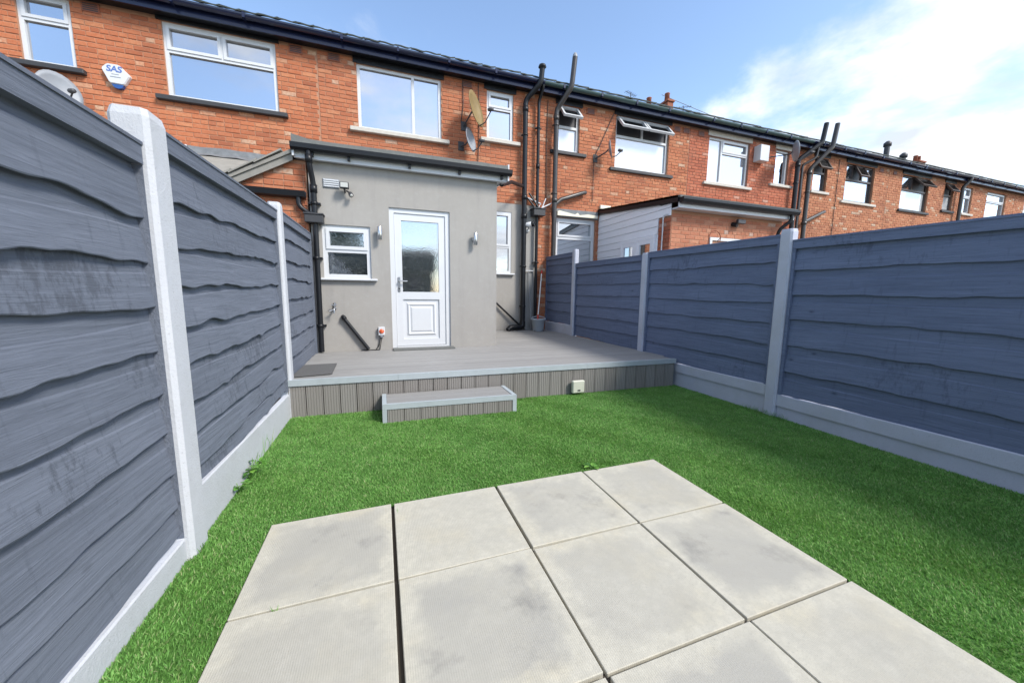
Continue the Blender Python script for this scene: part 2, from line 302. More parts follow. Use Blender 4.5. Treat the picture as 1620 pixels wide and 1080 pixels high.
# brick meshes shared by all single bricks; origin at the centre of the joint plane
def brick_geo(w_, h_, d_, rng):
    j = lambda a: rng.uniform(-a, a); b = .006
    x, z = w_/2, h_/2; back = [(-x, 0, -z), (x, 0, -z), (x, 0, z), (-x, 0, z)]
    sh = [(a+j(.002), -d_+b*.8, c+j(.0015)) for a, _, c in back]
    fr = [(a-math.copysign(b, a)+j(.002), -d_-j(.001), c-math.copysign(b, c)+j(.0015)) for a, _, c in back]
    fs = [(8, 9, 10, 11)]+[(i, (i+1) % 4, 4+(i+1) % 4, 4+i) for i in range(4)]+[(4+i, 4+(i+1) % 4, 8+(i+1) % 4, 8+i) for i in range(4)]
    return back+sh+fr, fs
rngb = random.Random(3)
BV = [brick_geo(.215, .066, .008, rngb) for _ in range(6)]
BMESH = {}
def bmesh_for(mat, k):
    if (mat, k) not in BMESH:
        BMESH[mat, k] = MB().add(*BV[k]).mesh('brick', mat)
        BMESH[mat, k].polygons.foreach_set('use_smooth', [False]*len(BMESH[mat, k].polygons))
    return BMESH[mat, k]
def rects_wall(x0, x1, z0, z1, y, holes, reveal, top=None):
    """front sheet with openings, reveals turned in"""
    m = MB(); xs = sorted({x0, x1, *[h[0] for h in holes], *[h[1] for h in holes]}); zs = sorted({z0, z1, *[h[2] for h in holes], *[h[3] for h in holes]})
    xs = [x for x in xs if x0 <= x <= x1]; zs = [z for z in zs if z0 <= z <= z1]
    for i in range(len(xs)-1):
        for k in range(len(zs)-1):
            cx, cz = (xs[i]+xs[i+1])/2, (zs[k]+zs[k+1])/2
            if any(h[0] < cx < h[1] and h[2] < cz < h[3] for h in holes): continue
            m.add([(xs[i], y, zs[k]), (xs[i+1], y, zs[k]), (xs[i+1], y, zs[k+1]), (xs[i], y, zs[k+1])], [(0, 1, 2, 3)])
    for h in holes:
        a, b, c, d = h[:4]; P = [(a, c), (b, c), (b, d), (a, d)]
        for i in range(4):
            p, q = P[i], P[(i+1) % 4]; m.add([(p[0], y, p[1]), (q[0], y, q[1]), (q[0], y+reveal, q[1]), (p[0], y+reveal, p[1])], [(0, 1, 2, 3)])
    B = y+.25
    m.add([(x0, y, z0), (x0, B, z0), (x0, B, z1), (x0, y, z1), (x1, y, z0), (x1, B, z0), (x1, B, z1), (x1, y, z1)], [(0, 1, 2, 3), (4, 5, 6, 7), (3, 2, 6, 7), (1, 5, 6, 2)])
    return m
def lay_bricks(wall, x0, x1, z0, z1, y, holes, mat, nind, clip=None, seed=1, proj=1.0):
    rng = random.Random(seed); L = []; cw, ch = .225, .0755
    rows = int((z1-z0)/ch)
    for i in range(rows):
        za = z0+i*ch; zb = za+ch; header = (i % 5 == 4)
        w_ = cw/2 if header else cw
        cuts = []
        for h in holes:
            ov = min(zb, h[3])-max(za, h[2])
            if ov > .3*ch: cuts.append((h[0], h[1]))
        x = x0-(w_/2 if i % 2 else 0)
        while x < x1-.01:
            a, b = max(x, x0), min(x+w_, x1); segs = [(a, b)]
            for c0, c1 in cuts:
                ns = []
                for p, q in segs:
                    if q <= c0 or p >= c1: ns.append((p, q))
                    else:
                        if p < c0: ns.append((p, c0))
                        if q > c1: ns.append((c1, q))
                segs = ns
            for p, q in segs:
                if q-p > .03 and (clip is None or clip((p+q)/2, (za+zb)/2)):
                    L.append(((p+q)/2, (za+zb)/2, (q-p-.010)/.215, rng.randrange(6), rng.uniform(-.3, .3), rng.uniform(.7, 1.3)*proj))
            x += w_
    def size(b):
        if not vis((b[0], y, b[1])): return 0
        return b[2]/(Vector((b[0], y, b[1]))-CAM).length_squared
    order = sorted(L, key=size, reverse=True); org = ORG[wall.name]
    rest = MB()
    for n_, b in enumerate(order):
        x, z, s_, k, tl, pr = b
        if n_ < nind and size(b) > 0:
            o = bpy.data.objects.new('brick', bmesh_for(mat, k)); o.parent = wall; o.location = Vector((x, y, z))-org; o.scale = (s_, pr, 1); o.rotation_euler = (0, R(tl), 0); col.objects.link(o)
        else:
            g = BV[k]; rest.add([(x+vx*s_, y+vy*pr, z+vz) for vx, vy, vz in g[0]], g[1])
    if rest.v:
        # write without the normal pass, which is slow on many islands
        me = bpy.data.meshes.new('brickwork'); o_ = Vector(org); me.from_pydata([tuple(Vector(p)-o_) for p in rest.v], [], rest.f); me.materials.append(M[mat])
        o = bpy.data.objects.new('brickwork', me); col.objects.link(o); o.parent = wall; o['kind'] = 'stuff'

# ------------------------------------------------------------------ ground, patio, lawn
tag(MB().add([(-400, -400, -.06), (400, -400, -.06), (400, 400, -.06), (-400, 400, -.06)], [(0, 1, 2, 3)]).build('ground', 'ground'), kind='structure')
patio = MB().box(-.57, 1.815, -1.62, 2.022, -.055, -.022).build('patio', 'soil'); tag(patio, kind='structure')
gx = [(-.566, .012), (.026, .615), (.626, 1.222), (1.230, 1.812)]; gy_ = [(2.022, 1.444), (1.437, .842), (.832, .238), (.228, -.37), (-.38, -.98), (-.99, -1.60)]
rs = random.Random(5)
for a, b in gx:
    for c, d in gy_:
        o = bpy.data.objects.new('paving_slab', None); cx, cy = (a+b)/2, (c+d)/2
        m = MB().bbox(a+rs.uniform(0, .003), b-rs.uniform(0, .003), d+rs.uniform(0, .003), c-rs.uniform(0, .003), -.04, rs.uniform(-.003, .003), .0025)
        me = m.mesh('paving_slab', 'slab', (cx, cy, 0)); s_ = bpy.data.objects.new('paving_slab', me); bpy.data.objects.remove(o); s_.name = 'paving_slab'
        col.objects.link(s_); s_.parent = patio; s_.location = (cx, cy, 0); s_.rotation_euler = (R(rs.uniform(-.4, .4)), R(rs.uniform(-.4, .4)), R(rs.uniform(-.3, .3)))
lawnb = MB()
for a, b, c, d in ((-.86, -.57, -1.62, 3.85), (-.57, 1.815, 2.024, 3.85), (1.815, 3.66, -1.62, 3.85)): lawnb.add([(a, c, -.014), (b, c, -.014), (b, d, -.014), (a, d, -.014)], [(0, 1, 2, 3)])
tag(lawnb.build('turf_backing', 'turf_back'), kind='structure')
def lawn():
    rng = np.random.default_rng(11); P = []
    for a, b, c, d in ((-.85, -.568, -.9, 3.83), (-.568, 1.814, 2.024, 3.83), (1.816, 3.655, -.9, 3.80)):
        n = int((b-a)*(d-c)*36000); x = rng.uniform(a, b, n); y = rng.uniform(c, d, n); P.append(np.stack([x, y], 1))
    P = np.concatenate(P); dist = np.hypot(P[:, 0], P[:, 1]); keep = rng.random(len(P)) < np.clip(1.25-.14*dist, .62, 1)
    keep &= ~((P[:, 0] > -.03) & (P[:, 0] < 1.26) & (P[:, 1] > 3.41)); P = P[keep]; dist = dist[keep]; n = len(P)
    h = rng.uniform(.007, .015, n)*(1+.12*np.sin(P[:, 0]*5.1+np.sin(P[:, 1]*3))); w_ = rng.uniform(.0010, .0018, n)*(1+.14*dist); a = rng.uniform(0, 2*np.pi, n)
    la = 1.9+.9*np.sin(P[:, 0]*1.3)+.8*np.sin(P[:, 0]*9+P[:, 1]*7)+rng.normal(0, 1.2, n); lean = rng.uniform(.3, 1.2, n)*h
    dx, dy = np.cos(a)*w_, np.sin(a)*w_; lx, ly = np.cos(la)*lean, np.sin(la)*lean; z0 = -.012
    V = np.zeros((n, 5, 3), np.float32)
    V[:, 0] = np.stack([P[:, 0]-dx, P[:, 1]-dy, np.full(n, z0)], 1); V[:, 1] = np.stack([P[:, 0]+dx, P[:, 1]+dy, np.full(n, z0)], 1)
    V[:, 2] = np.stack([P[:, 0]+dx*.8+lx*.4, P[:, 1]+dy*.8+ly*.4, z0+h*.62], 1); V[:, 3] = np.stack([P[:, 0]-dx*.8+lx*.4, P[:, 1]-dy*.8+ly*.4, z0+h*.62], 1)
    V[:, 4] = np.stack([P[:, 0]+lx, P[:, 1]+ly, z0+h], 1)
    base = (np.arange(n)*5)[:, None]; q = base+np.array([0, 1, 2, 3]); t_ = base+np.array([3, 2, 4])
    loops = np.concatenate([q, t_], 1).ravel().astype(np.int32)
    me = bpy.data.meshes.new('artificial_grass'); me.vertices.add(n*5); me.vertices.foreach_set('co', V.ravel()); me.loops.add(len(loops)); me.loops.foreach_set('vertex_index', loops)
    me.polygons.add(2*n); st = np.stack([np.arange(n)*7, np.arange(n)*7+4], 1).ravel().astype(np.int32); me.polygons.foreach_set('loop_start', st)
    me.polygons.foreach_set('loop_total', np.tile([4, 3], n).astype(np.int32)); me.update(); me.validate()
    me.materials.append(M['grass_blade']); o = bpy.data.objects.new('artificial_grass', me); col.objects.link(o)
    tag(o, 'bright green artificial grass laid around the pale paving slabs', 'grass', kind='stuff')
lawn()

# ------------------------------------------------------------------ terraced houses
YF = 8.0
XB = [-9.6, -5.28, -.97, 3.42, 7.68, 11.97, 16.3, 20.7, 25.0, 29.3]
def window(house, x0, x1, z0, z1, y, cells=None, sill=None, frame='upvc_white', glass='glass', fw=.055, sillext=.11, sillh=.073, silld=.165, ang=36):
    """window > frame (the window mesh itself), pane, sash, sill. cells: (xa, xb, za, zb, kind); kind: '' fixed, 's' shut casement, 'o' top hung open, 'n' with net curtain"""
    cells = cells or [(x0, x1, z0, z1, '')]
    f = MB(); yf = y-.05; e = 1e-4
    for a, b, c, d, k in cells:
        l_, r_ = (fw if abs(a-x0) < e else fw*.5), (fw if abs(b-x1) < e else fw*.5); lo, hi = (fw if abs(c-z0) < e else fw*.5), (fw if abs(d-z1) < e else fw*.5)
        f.box(a, a+l_, yf, y+.02, c, d); f.box(b-r_, b, yf, y+.02, c, d); f.box(a+l_, b-r_, yf, y+.02, d-hi, d); f.box(a+l_, b-r_, yf, y+.02, c, c+lo)
    wobj = f.build('window', frame, house)
    for a, b, c, d, k in cells:
        l_, r_ = (fw if abs(a-x0) < e else fw*.5), (fw if abs(b-x1) < e else fw*.5); lo, hi = (fw if abs(c-z0) < e else fw*.5), (fw if abs(d-z1) < e else fw*.5)
        a, b, c, d = a+l_, b-r_, c+lo, d-hi; yp = y-.012
        MB().add([(a, yp, c), (b, yp, c), (b, yp, d), (a, yp, d)], [(0, 1, 2, 3)]).build('pane', 'net_glass' if 'n' in k else ('opening_shade' if 'o' in k else glass), wobj)  # open cells get a dark sheet coloured as the unlit room, no glass
        if 's' in k:
            s_ = MB(); q = .032; t0 = yf-.014; s_.box(a-.012, b+.012, t0, yp-.002, d-q, d+.012); s_.box(a-.012, b+.012, t0, yp-.002, c-.012, c+q); s_.box(a-.012, a+q, t0, yp-.002, c+q, d-q); s_.box(b-q, b+.012, t0, yp-.002, c+q, d-q); s_.build('sash', frame, wobj)
        if 'o' in k:
            h = d-c+.03; s_ = MB(); an = R(ang); cs, sn = math.cos(an), math.sin(an); q = .045; a -= .012; b += .012
            def T(px, dz, dy): return (px, yf-.005-dz*sn-dy*cs, d+.012-dz*cs+dy*sn)
            def bar_(xa, xb, za, zb): s_.hexa([T(xa, zb, 0), T(xb, zb, 0), T(xb, zb, .05), T(xa, zb, .05), T(xa, za, 0), T(xb, za, 0), T(xb, za, .05), T(xa, za, .05)])
            bar_(a, b, 0, q); bar_(a, b, h-q, h); bar_(a, a+q, q, h-q); bar_(b-q, b, q, h-q); s_.build('sash', frame, wobj)
            MB().add([T(a+q*.8, q*.8, .025), T(b-q*.8, q*.8, .025), T(b-q*.8, h-q*.8, .025), T(a+q*.8, h-q*.8, .025)], [(0, 1, 2, 3)]).build('pane', glass, wobj)
    if sill: MB().bbox(x0-sillext, x1+sillext, y-silld, y+.01, z0-sillh-.002, z0-.002, min(.008, sillh*.2)).build('sill', sill, wobj)
    return wobj
labels = ['red brick terraced house at the far left edge of the row', 'orange brick house with black window sills, alarm box on its wall', 'orange brick house with the grey rendered rear extension', 'brick house with open top windows and white clad extension', 'redder brick house with large dish and box beside small window', 'brick house with brown patterned bay window behind the twin soil pipes', 'brick house with blue green window sills far along the row', 'brick house near the right end of the row', 'last brick house at the right end of the row']
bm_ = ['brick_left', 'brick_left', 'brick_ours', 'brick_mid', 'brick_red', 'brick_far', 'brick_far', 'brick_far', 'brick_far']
nind = [0, 300, 300, 300, 140, 0, 0, 0, 0]
W = {1: [(-4.90, -4.30, 4.52, 5.49), (-3.20, -1.62, 4.33, 5.47)],
     2: [(-.31, 1.26, 4.28, 5.42), (2.22, 2.81, 4.45, 5.42), (2.36, 2.79, 1.64, 2.98)],
     3: [(3.88, 4.44, 4.43, 5.42), (5.43, 7.02, 4.24, 5.44), (3.90, 4.96, .9, 2.97)],
     4: [(8.35, 9.83, 4.23, 5.40), (10.88, 11.42, 4.44, 5.40)],
     5: [(12.55, 13.17, 4.42, 5.42), (14.08, 15.52, 4.26, 5.42), (12.55, 13.6, .9, 2.97)],
     6: [(17.1, 18.72, 4.25, 5.42), (19.75, 20.38, 4.44, 5.42)],
     7: [(21.1, 21.7, 4.44, 5.42), (22.8, 24.3, 4.25, 5.42)], 8: [(25.9, 27.4, 4.25, 5.42)], 0: [(-8.9, -7.3, 4.33, 5.47), (-6.2, -5.6, 4.5, 5.47)]}
EAVE = 5.56
houses = []
def roof_tile_mesh():
    m = MB(); n = 6
    # one single-lap tile nose: shallow wave, 0.27 wide, 0.4 up the slope
    P = []
    for lay, dz in ((0, 0), (1, .022)):
        for k in range(n+1):
            x = -.14+.28*k/n; wv = .006*math.sin(2*math.pi*k/n)+(.012 if k == n else 0)
            for yy, zz in ((0, 0), (.34, .19)): P.append((x, yy, zz+dz+wv))
    fs = []
    for k in range(n):
        a = 2*k; b = a+2; c = 2*(n+1)+a; d = c+2
        fs += [(a, b, b+1, a+1), (c, c+1, d+1, d), (a, c, d, b)]
    return m.add(P, fs).mesh('roof_tile', 'roof_tile')
RT = roof_tile_mesh()
for hi in range(9):
    x0, x1 = XB[hi], XB[hi+1]
    h = thing('terraced_house', labels[hi], 'house', ((x0+x1)/2, YF, 0), 'houses of the brick terrace'); houses.append(h)
    holes = W[hi]; z0 = 0 if hi >= 2 else 0
    rev = .13 if hi in (0, 1, 2) else .15
    wall = rects_wall(x0, x1, 0, EAVE+.06, YF, holes, rev+.05).build('wall', 'mortar' if hi not in (4,) else 'mortar_dark', h)
    zb = 3.17 if hi == 2 else (.35 if hi == 3 else (1.4 if hi < 5 else 2.0))
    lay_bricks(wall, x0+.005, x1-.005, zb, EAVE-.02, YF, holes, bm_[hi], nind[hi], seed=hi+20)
    # eaves: dark brick corbel course, soffit, fascia, gutter, roof with tile noses
    MB().box(x0, x1, YF-.17, YF+.02, EAVE-.03, EAVE+.10).build('soffit', 'black_plastic', h)
    MB().box(x0, x1, YF-.192, YF-.172, EAVE-.05, EAVE+.145).build('fascia', 'navy_gutter', h)
    g = MB(); pr = []
    for k in range(9): a = math.pi+math.pi*k/8; pr.append((YF-.26+.062*math.cos(a), EAVE+.105+.062*math.sin(a)))
    for k in range(8, -1, -1): a = math.pi+math.pi*k/8; pr.append((YF-.26+.055*math.cos(a), EAVE+.107+.055*math.sin(a)))
    g.prism(pr, x0, x1, 'yz'); gut = g.build('gutter', 'green_gutter' if hi in (3, 4) else 'navy_gutter', h)
    xx = x0+.45
    while xx < x1-.2:
        MB().box(xx-.02, xx+.02, YF-.327, YF-.192, EAVE+.038, EAVE+.115).build('gutter_bracket', 'navy_gutter', gut); xx += .95
    ry, rz = 4.4, .50
    rf = MB().hexa([(x0, YF-.22, EAVE+.12), (x1, YF-.22, EAVE+.12), (x1, YF+ry, EAVE+.12+(ry+.22)*rz), (x0, YF+ry, EAVE+.12+(ry+.22)*rz), (x0, YF-.22, EAVE+.16), (x1, YF-.22, EAVE+.16), (x1, YF+ry, EAVE+.16+(ry+.22)*rz), (x0, YF+ry, EAVE+.16+(ry+.22)*rz)])
    rf.hexa([(x0, YF+ry, EAVE+.12+(ry+.22)*rz), (x1, YF+ry, EAVE+.12+(ry+.22)*rz), (x1, YF+2*ry, EAVE), (x0, YF+2*ry, EAVE), (x0, YF+ry, EAVE+.16+(ry+.22)*rz), (x1, YF+ry, EAVE+.16+(ry+.22)*rz), (x1, YF+2*ry, EAVE+.04), (x0, YF+2*ry, EAVE+.04)])
    roof = rf.build('roof', 'roof_tile', h)
    MB().box(x0, x1, YF+.25, YF+2*ry-.2, 0, .02).box(x0, x1, YF+2*ry-.25, YF+2*ry-.2, 0.02, EAVE).build('rear_wall', 'mortar', h)
    nx = int(round((x1-x0)/.27)); org = ORG[roof.name]
    for k in range(nx):
        o = bpy.data.objects.new('roof_tile', RT); col.objects.link(o); o.parent = roof
        o.location = Vector((x0+(k+.5)*(x1-x0)/nx, YF-.285, EAVE+.145+random.uniform(-.004, .006)))-org; o.rotation_euler = (R(random.uniform(-1, 1)), R(random.uniform(-1.5, 1.5)), 0)

H0, H1, H2, H3, H4, H5, H6, H7, H8 = houses
# air bricks under the eaves
def air_brick(h, x, z, y=YF, w_=.215):
    m = MB().box(x-w_/2, x+w_/2, y-.02, y, z-.068, z+.068); a = m.build('air_brick', 'terracotta', h)
    s_ = MB()
    for k in range(4): s_.box(x-w_/2+.02, x+w_/2-.02, y-.023, y-.019, z-.05+k*.028, z-.036+k*.028)
    s_.build('slot', 'opening_shade', a)  # raised bars, the shade inside the holes painted on as dark colour
for h, xs in ((H1, (-4.05, -1.30)), (H2, (-.69, 1.80)), (H3, (4.72, 7.25, 7.55)), (H4, (8.05,)), (H5, (15.85,)), (H6, (16.6,))):
    for x in xs: air_brick(h, x, 5.40 if h not in (H1, H2) else 5.44)
yw = YF+.075
def two(q, tz, low='', top='s'): x0, x1, z0, z1 = q; return [(x0, x1, z0, tz, low), (x0, x1, tz, z1, top)]
q = W[1][0]; window(H1, *q, yw, two(q, 5.14), sill='slate_sill')
q = W[1][1]; window(H1, *q, yw, [(q[0], q[1], q[2], 5.05, ''), (q[0], -2.41, 5.05, q[3], 's'), (-2.41, q[1], 5.05, q[3], 's')], sill='slate_sill', sillext=.14)
q = W[2][0]; window(H2, *q, yw, [(q[0], .71, q[2], q[3], ''), (.71, q[1], q[2], q[3], '')], sill='stone_sill', sillext=.15)
q = W[2][1]; window(H2, *q, yw, two(q, 5.09), sill='stone_sill', sillext=.15)
q = W[2][2]; window(H2, *q, YF+.045, two(q, 2.22), sill='upvc_white', sillext=.07, sillh=.035, silld=.13)
yd = YF+.10
q = W[3][0]; window(H3, *q, yd, two(q, 4.98, 'n', 'o'), sill='slate_sill', sillext=.18, ang=42)
q = W[3][1]; window(H3, *q, yd, [(q[0], q[1], q[2], 5.0, 'n'), (q[0], 6.23, 5.0, q[3], 'o'), (6.23, q[1], 5.0, q[3], 'o')], sill='slate_sill', sillext=.15, ang=42)
q = W[3][2]; window(H3, *q, yd, two(q, 2.52, '', 's'), sill='stone_sill', fw=.075)
q = W[4][0]; window(H4, *q, yd, [(q[0], 8.86, q[2], q[3], 'n'), (8.86, q[1], q[2], 5.05, ''), (8.86, q[1], 5.05, q[3], 's')], sill='stone_sill', sillext=.14)
q = W[4][1]; window(H4, *q, yd, sill='stone_sill', sillext=.2)
q = W[5][0]; window(H5, *q, yd, two(q, 4.98, '', 'o'), sill='stone_sill', frame='brown_frame', ang=30)
q = W[5][1]; window(H5, *q, yd, [(q[0], q[1], q[2], 4.95, ''), (q[0], 14.48, 4.95, q[3], ''), (14.48, 14.98, 4.95, q[3], 'o'), (14.98, q[1], 4.95, q[3], '')], sill='stone_sill', frame='brown_frame', sillext=.18, ang=28)
q = W[5][2]; window(H5, *q, yd, two(q, 2.52), sill='stone_sill', fw=.075)
q = W[6][0]; window(H6, *q, yd, [(q[0], q[1], q[2], 4.95, 'n'), (q[0], 17.8, 4.95, q[3], ''), (17.8, q[1], 4.95, q[3], 'o')], sill='slate_sill', frame='brown_frame', ang=40)
q = W[6][1]; window(H6, *q, yd, two(q, 5.0, 'n', 'o'), sill='slate_sill', frame='brown_frame')
for k, hh in ((7, H7), (8, H8), (0, H0)):
    for q in W[k]: window(hh, *q, yd, two(q, 5.05), sill='stone_sill')
# dark lintel strips above the windows
for h, q in ((H1, W[1]), (H2, W[2][:2]), (H3, W[3][:2]), (H4, W[4]), (H5, W[5][:2]), (H6, W[6])):
    for x0, x1, z0, z1 in q: MB().box(x0-.06, x1+.06, YF-.03, YF+.06, z1+.003, EAVE-.032).build('lintel', 'stone_sill' if h is H4 else 'black_plastic', h)
# grey render on our lower wall
rw = rects_wall(1.74, 3.40, .3, 3.165, YF-.016, [W[2][2]], .02); rw.build('rendered_wall', 'grey_render', H2)
MB().bbox(3.78, 5.02, YF-.03, YF+.05, 2.975, 3.16, .01).build('lintel', 'lead', H3)
lp = [(3.90, 3.0), (4.97, 3.0), (4.97, 3.06), (4.7, 3.075), (4.48, 3.04), (4.43, 3.09), (4.36, 3.045), (4.1, 3.085), (3.95, 3.11), (3.90, 3.09)]
MB().prism(lp, YF-.075, YF-.031).build('lintel_paint_strip', 'cream', H3)

# ------------------------------------------------------------------ our rear extension
EY = 5.60; DZ = .345
ext = thing('rear_extension', 'grey rendered rear extension with white door and felt roof', 'extension', (.42, EY, 0))
door_h = (.13, .985, DZ+.005, 2.365); win_h = (-.73, -.125, 1.365, 2.075)
rects_wall(-.855, 1.715, .05, 2.98, EY, [door_h, win_h], .12).build('wall', 'grey_render', ext)
MB().box(-.855, -.6, EY+.26, YF-.02, .05, 2.9).box(1.50, 1.715, EY+.26, YF-.02, .05, 2.9).build('side_wall', 'grey_render', ext)
yv = EY+.075
window(ext, *win_h, yv, [(win_h[0], win_h[1], win_h[2], 1.74, ''), (win_h[0], win_h[1], 1.74, win_h[3], 's')], sill='upvc_white', glass='obscure_glass', sillext=.075, sillh=.028, silld=.135)
# door > leaf, pane, panel, handle
dx0, dx1, dz0, dz1 = door_h
fr = MB().box(dx0, dx0+.065, yv-.05, yv+.02, dz0, dz1).box(dx1-.065, dx1, yv-.05, yv+.02, dz0, dz1).box(dx0+.065, dx1-.065, yv-.049, yv+.019, dz1-.065, dz1).box(dx0+.065, dx1-.065, yv-.06, yv+.019, dz0, dz0+.04)
door = fr.build('door', 'upvc_white', ext)
a, b, c, d = dx0+.068, dx1-.068, dz0+.045, dz1-.068; q = .095; ya, yb = yv-.035, yv+.01; gz0 = 1.19
lf = MB().box(a, a+q, ya, yb, c, d).box(b-q, b, ya, yb, c, d).box(a+q, b-q, ya, yb, d-q, d).box(a+q, b-q, ya, yb, c, c+q).box(a+q, b-q, ya, yb, gz0-.11, gz0)
lf.build('door_leaf', 'upvc_white', door)
MB().add([(a+q, yv-.01, gz0), (b-q, yv-.01, gz0), (b-q, yv-.01, d-q), (a+q, yv-.01, d-q)], [(0, 1, 2, 3)]).build('pane', 'obscure_glass', door)
px0, px1, pz0, pz1 = a+q, b-q, c+q, gz0-.11
pn = MB().box(px0, px1, yv-.015, yb, pz0, pz1); e1 = .055
def ring(m, i0, i1, y0, y1):
    X0, X1, Z0, Z1 = px0+i0, px1-i0, pz0+i0, pz1-i0; U0, U1, V0, V1 = px0+i1, px1-i1, pz0+i1, pz1-i1
    o_ = [(X0, Z0), (X1, Z0), (X1, Z1), (X0, Z1)]; n_ = [(U0, V0), (U1, V0), (U1, V1), (U0, V1)]
    m.add([(x, y0, z) for x, z in o_]+[(x, y1, z) for x, z in n_], [(i, (i+1) % 4, 4+(i+1) % 4, 4+i) for i in range(4)])
ring(pn, .05, .075, yv-.0152, yv-.034); ring(pn, .075, .10, yv-.034, yv-.018); ring(pn, .10, .125, yv-.018, yv-.030)
U0, U1, V0, V1 = px0+.125, px1-.125, pz0+.125, pz1-.125; pn.add([(U0, yv-.03, V0), (U1, yv-.03, V0), (U1, yv-.03, V1), (U0, yv-.03, V1)], [(0, 1, 2, 3)])
pn.build('panel', 'upvc_white', door)
hd = MB().bbox(a+.028, a+.062, ya-.012, ya, 1.19, 1.40, .004); hd.tube([(a+.045, ya-.01, 1.345), (a+.045, ya-.05, 1.345)], .009, 8); hd.tube([(a+.040, ya-.05, 1.345), (a+.16, ya-.05, 1.343)], .009, 8); hd.build('handle', 'chrome', door)
MB().lathe([(0, 0), (.012, 0), (.012, .006), (0, .006)], (a+.045, ya-.018, 1.235), (0, 1, 0), 12).build('lock', 'dark_metal', door)
MB().bbox(dx0-.0, dx1+.04, EY-.16, EY+.03, DZ+.001, DZ+.022, .004).build('threshold', 'felt', door)
# eaves and roof
ex0, ex1 = -1.0, 1.865; FY = EY-.085
MB().box(ex0+.03, ex1-.03, FY+.021, EY+.01, 2.862, 2.885).build('soffit', 'soffit_white', ext)
MB().bbox(ex0+.012, ex1-.012, FY, FY+.02, 2.855, 2.985, .003).build('fascia', 'upvc_white', ext)
pr = [(FY-.001, 3.005), (FY-.001, 2.945), (FY-.033, 2.925), (FY-.083, 2.925), (FY-.113, 2.95), (FY-.118, 3.005), (FY-.110, 3.005), (FY-.105, 2.955), (FY-.080, 2.933), (FY-.035, 2.933), (FY-.009, 2.95), (FY-.009, 3.005)]
eg = MB().prism(pr, ex0-.01, ex1+.035, 'yz').build('gutter', 'black_plastic', ext)
for x in (-.78, -.35, .42, 1.12, 1.76): MB().box(x-.016, x+.016, FY-.05, FY-.0005, 2.88, 2.93).build('gutter_bracket', 'black_plastic', eg)
rf = MB(); xs = [ex0+.005+(ex1-ex0-.03)*k/14 for k in range(15)]
vs_, fs = [], []
for k, x in enumerate(xs):
    up = .05*max(0, 1-k/1.2); j = random.uniform(-.004, .006)
    vs_ += [(x, FY-.085, 3.008+j*.3), (x, FY-.075, 3.065+j+up), (x, FY+.05, 3.105+j+up*.8), (x, YF-.02, 3.44+j)]
for k in range(14):
    for i in range(3): a = k*4+i; fs.append((a, a+4, a+5, a+1))
rf.add(vs_, fs); rf.add([(ex0+.005, FY-.085, 3.008), (ex1-.025, FY-.085, 3.008), (ex1-.025, YF-.02, 2.99), (ex0+.005, YF-.02, 2.99)], [(0, 1, 2, 3)]); rf.build('roof', 'felt', ext)
for xa, xb in ((ex0+.023, -.857), (1.717, ex1-.023)): MB().hexa([(xa, FY+.021, 2.886), (xb, FY+.021, 2.886), (xb, YF-.02, 3.16), (xa, YF-.02, 3.16), (xa, FY+.021, 2.91), (xb, FY+.021, 2.91), (xb, YF-.02, 3.19), (xa, YF-.02, 3.19)]).build('side_soffit', 'soffit_white', ext)
for xa in (ex1-.022, ex0): MB().hexa([(xa, FY-.06, 2.86), (xa+.022, FY-.06, 2.86), (xa+.022, YF-.02, 3.15), (xa, YF-.02, 3.15), (xa, FY-.06, 3.09), (xa+.022, FY-.06, 3.09), (xa+.022, YF-.02, 3.47), (xa, YF-.02, 3.47)]).build('bargeboard', 'upvc_white', ext)
vt = MB().bbox(-.685, -.485, EY-.012, EY+.004, 2.545, 2.66, .003).build('air_vent', 'dish_grey', ext)
for k in range(4): MB().bbox(-.676, -.494, EY-.022, EY-.0125, 2.556+k*.026, 2.572+k*.026, .002).build('slat', 'upvc_white', vt)

# ------------------------------------------------------------------ left neighbour's brick outhouse and lean-to
out = thing('brick_outhouse', 'neighbour\'s low orange brick outhouse with sloping verge beside the extension', 'outhouse', (-2.2, 5.6, 0))
vz = lambda x: 2.94+(x+1.03)*.553
ow = MB().prism([(-3.6, 0), (-.875, 0), (-.875, 2.85), (-1.0, 2.85), (-3.0, vz(-3.0)-.10), (-3.6, 1.4)], EY-.005, EY+1.2).build('wall', 'mortar', out)
lay_bricks(ow, -2.6, -.88, 1.45, 3.0, EY-.005, [], 'brick_ours', 120, clip=lambda x, z: z < min(vz(x)-.115, 2.83), seed=77, proj=1.0)
rf = MB(); rf.hexa([(-3.05, EY-.10, vz(-3.05)-.045), (-1.006, EY-.10, vz(-1.006)-.045), (-1.006, EY+1.3, vz(-1.006)-.045), (-3.05, EY+1.3, vz(-3.05)-.045), (-3.05, EY-.10, vz(-3.05)), (-1.006, EY-.10, vz(-1.006)), (-1.006, EY+1.3, vz(-1.006)), (-3.05, EY+1.3, vz(-3.05))])
orf = rf.build('roof', 'cement_sheet', out)
MB().hexa([(-3.0, EY-.079, vz(-3)-.13), (-1.008, EY-.079, vz(-1.008)-.13), (-1.008, EY-.055, vz(-1.008)-.13), (-3.0, EY-.055, vz(-3)-.13), (-3.0, EY-.079, vz(-3)-.047), (-1.008, EY-.079, vz(-1.008)-.047), (-1.008, EY-.055, vz(-1.008)-.047), (-3.0, EY-.055, vz(-3)-.047)]).build('bargeboard', 'cement_sheet', out)
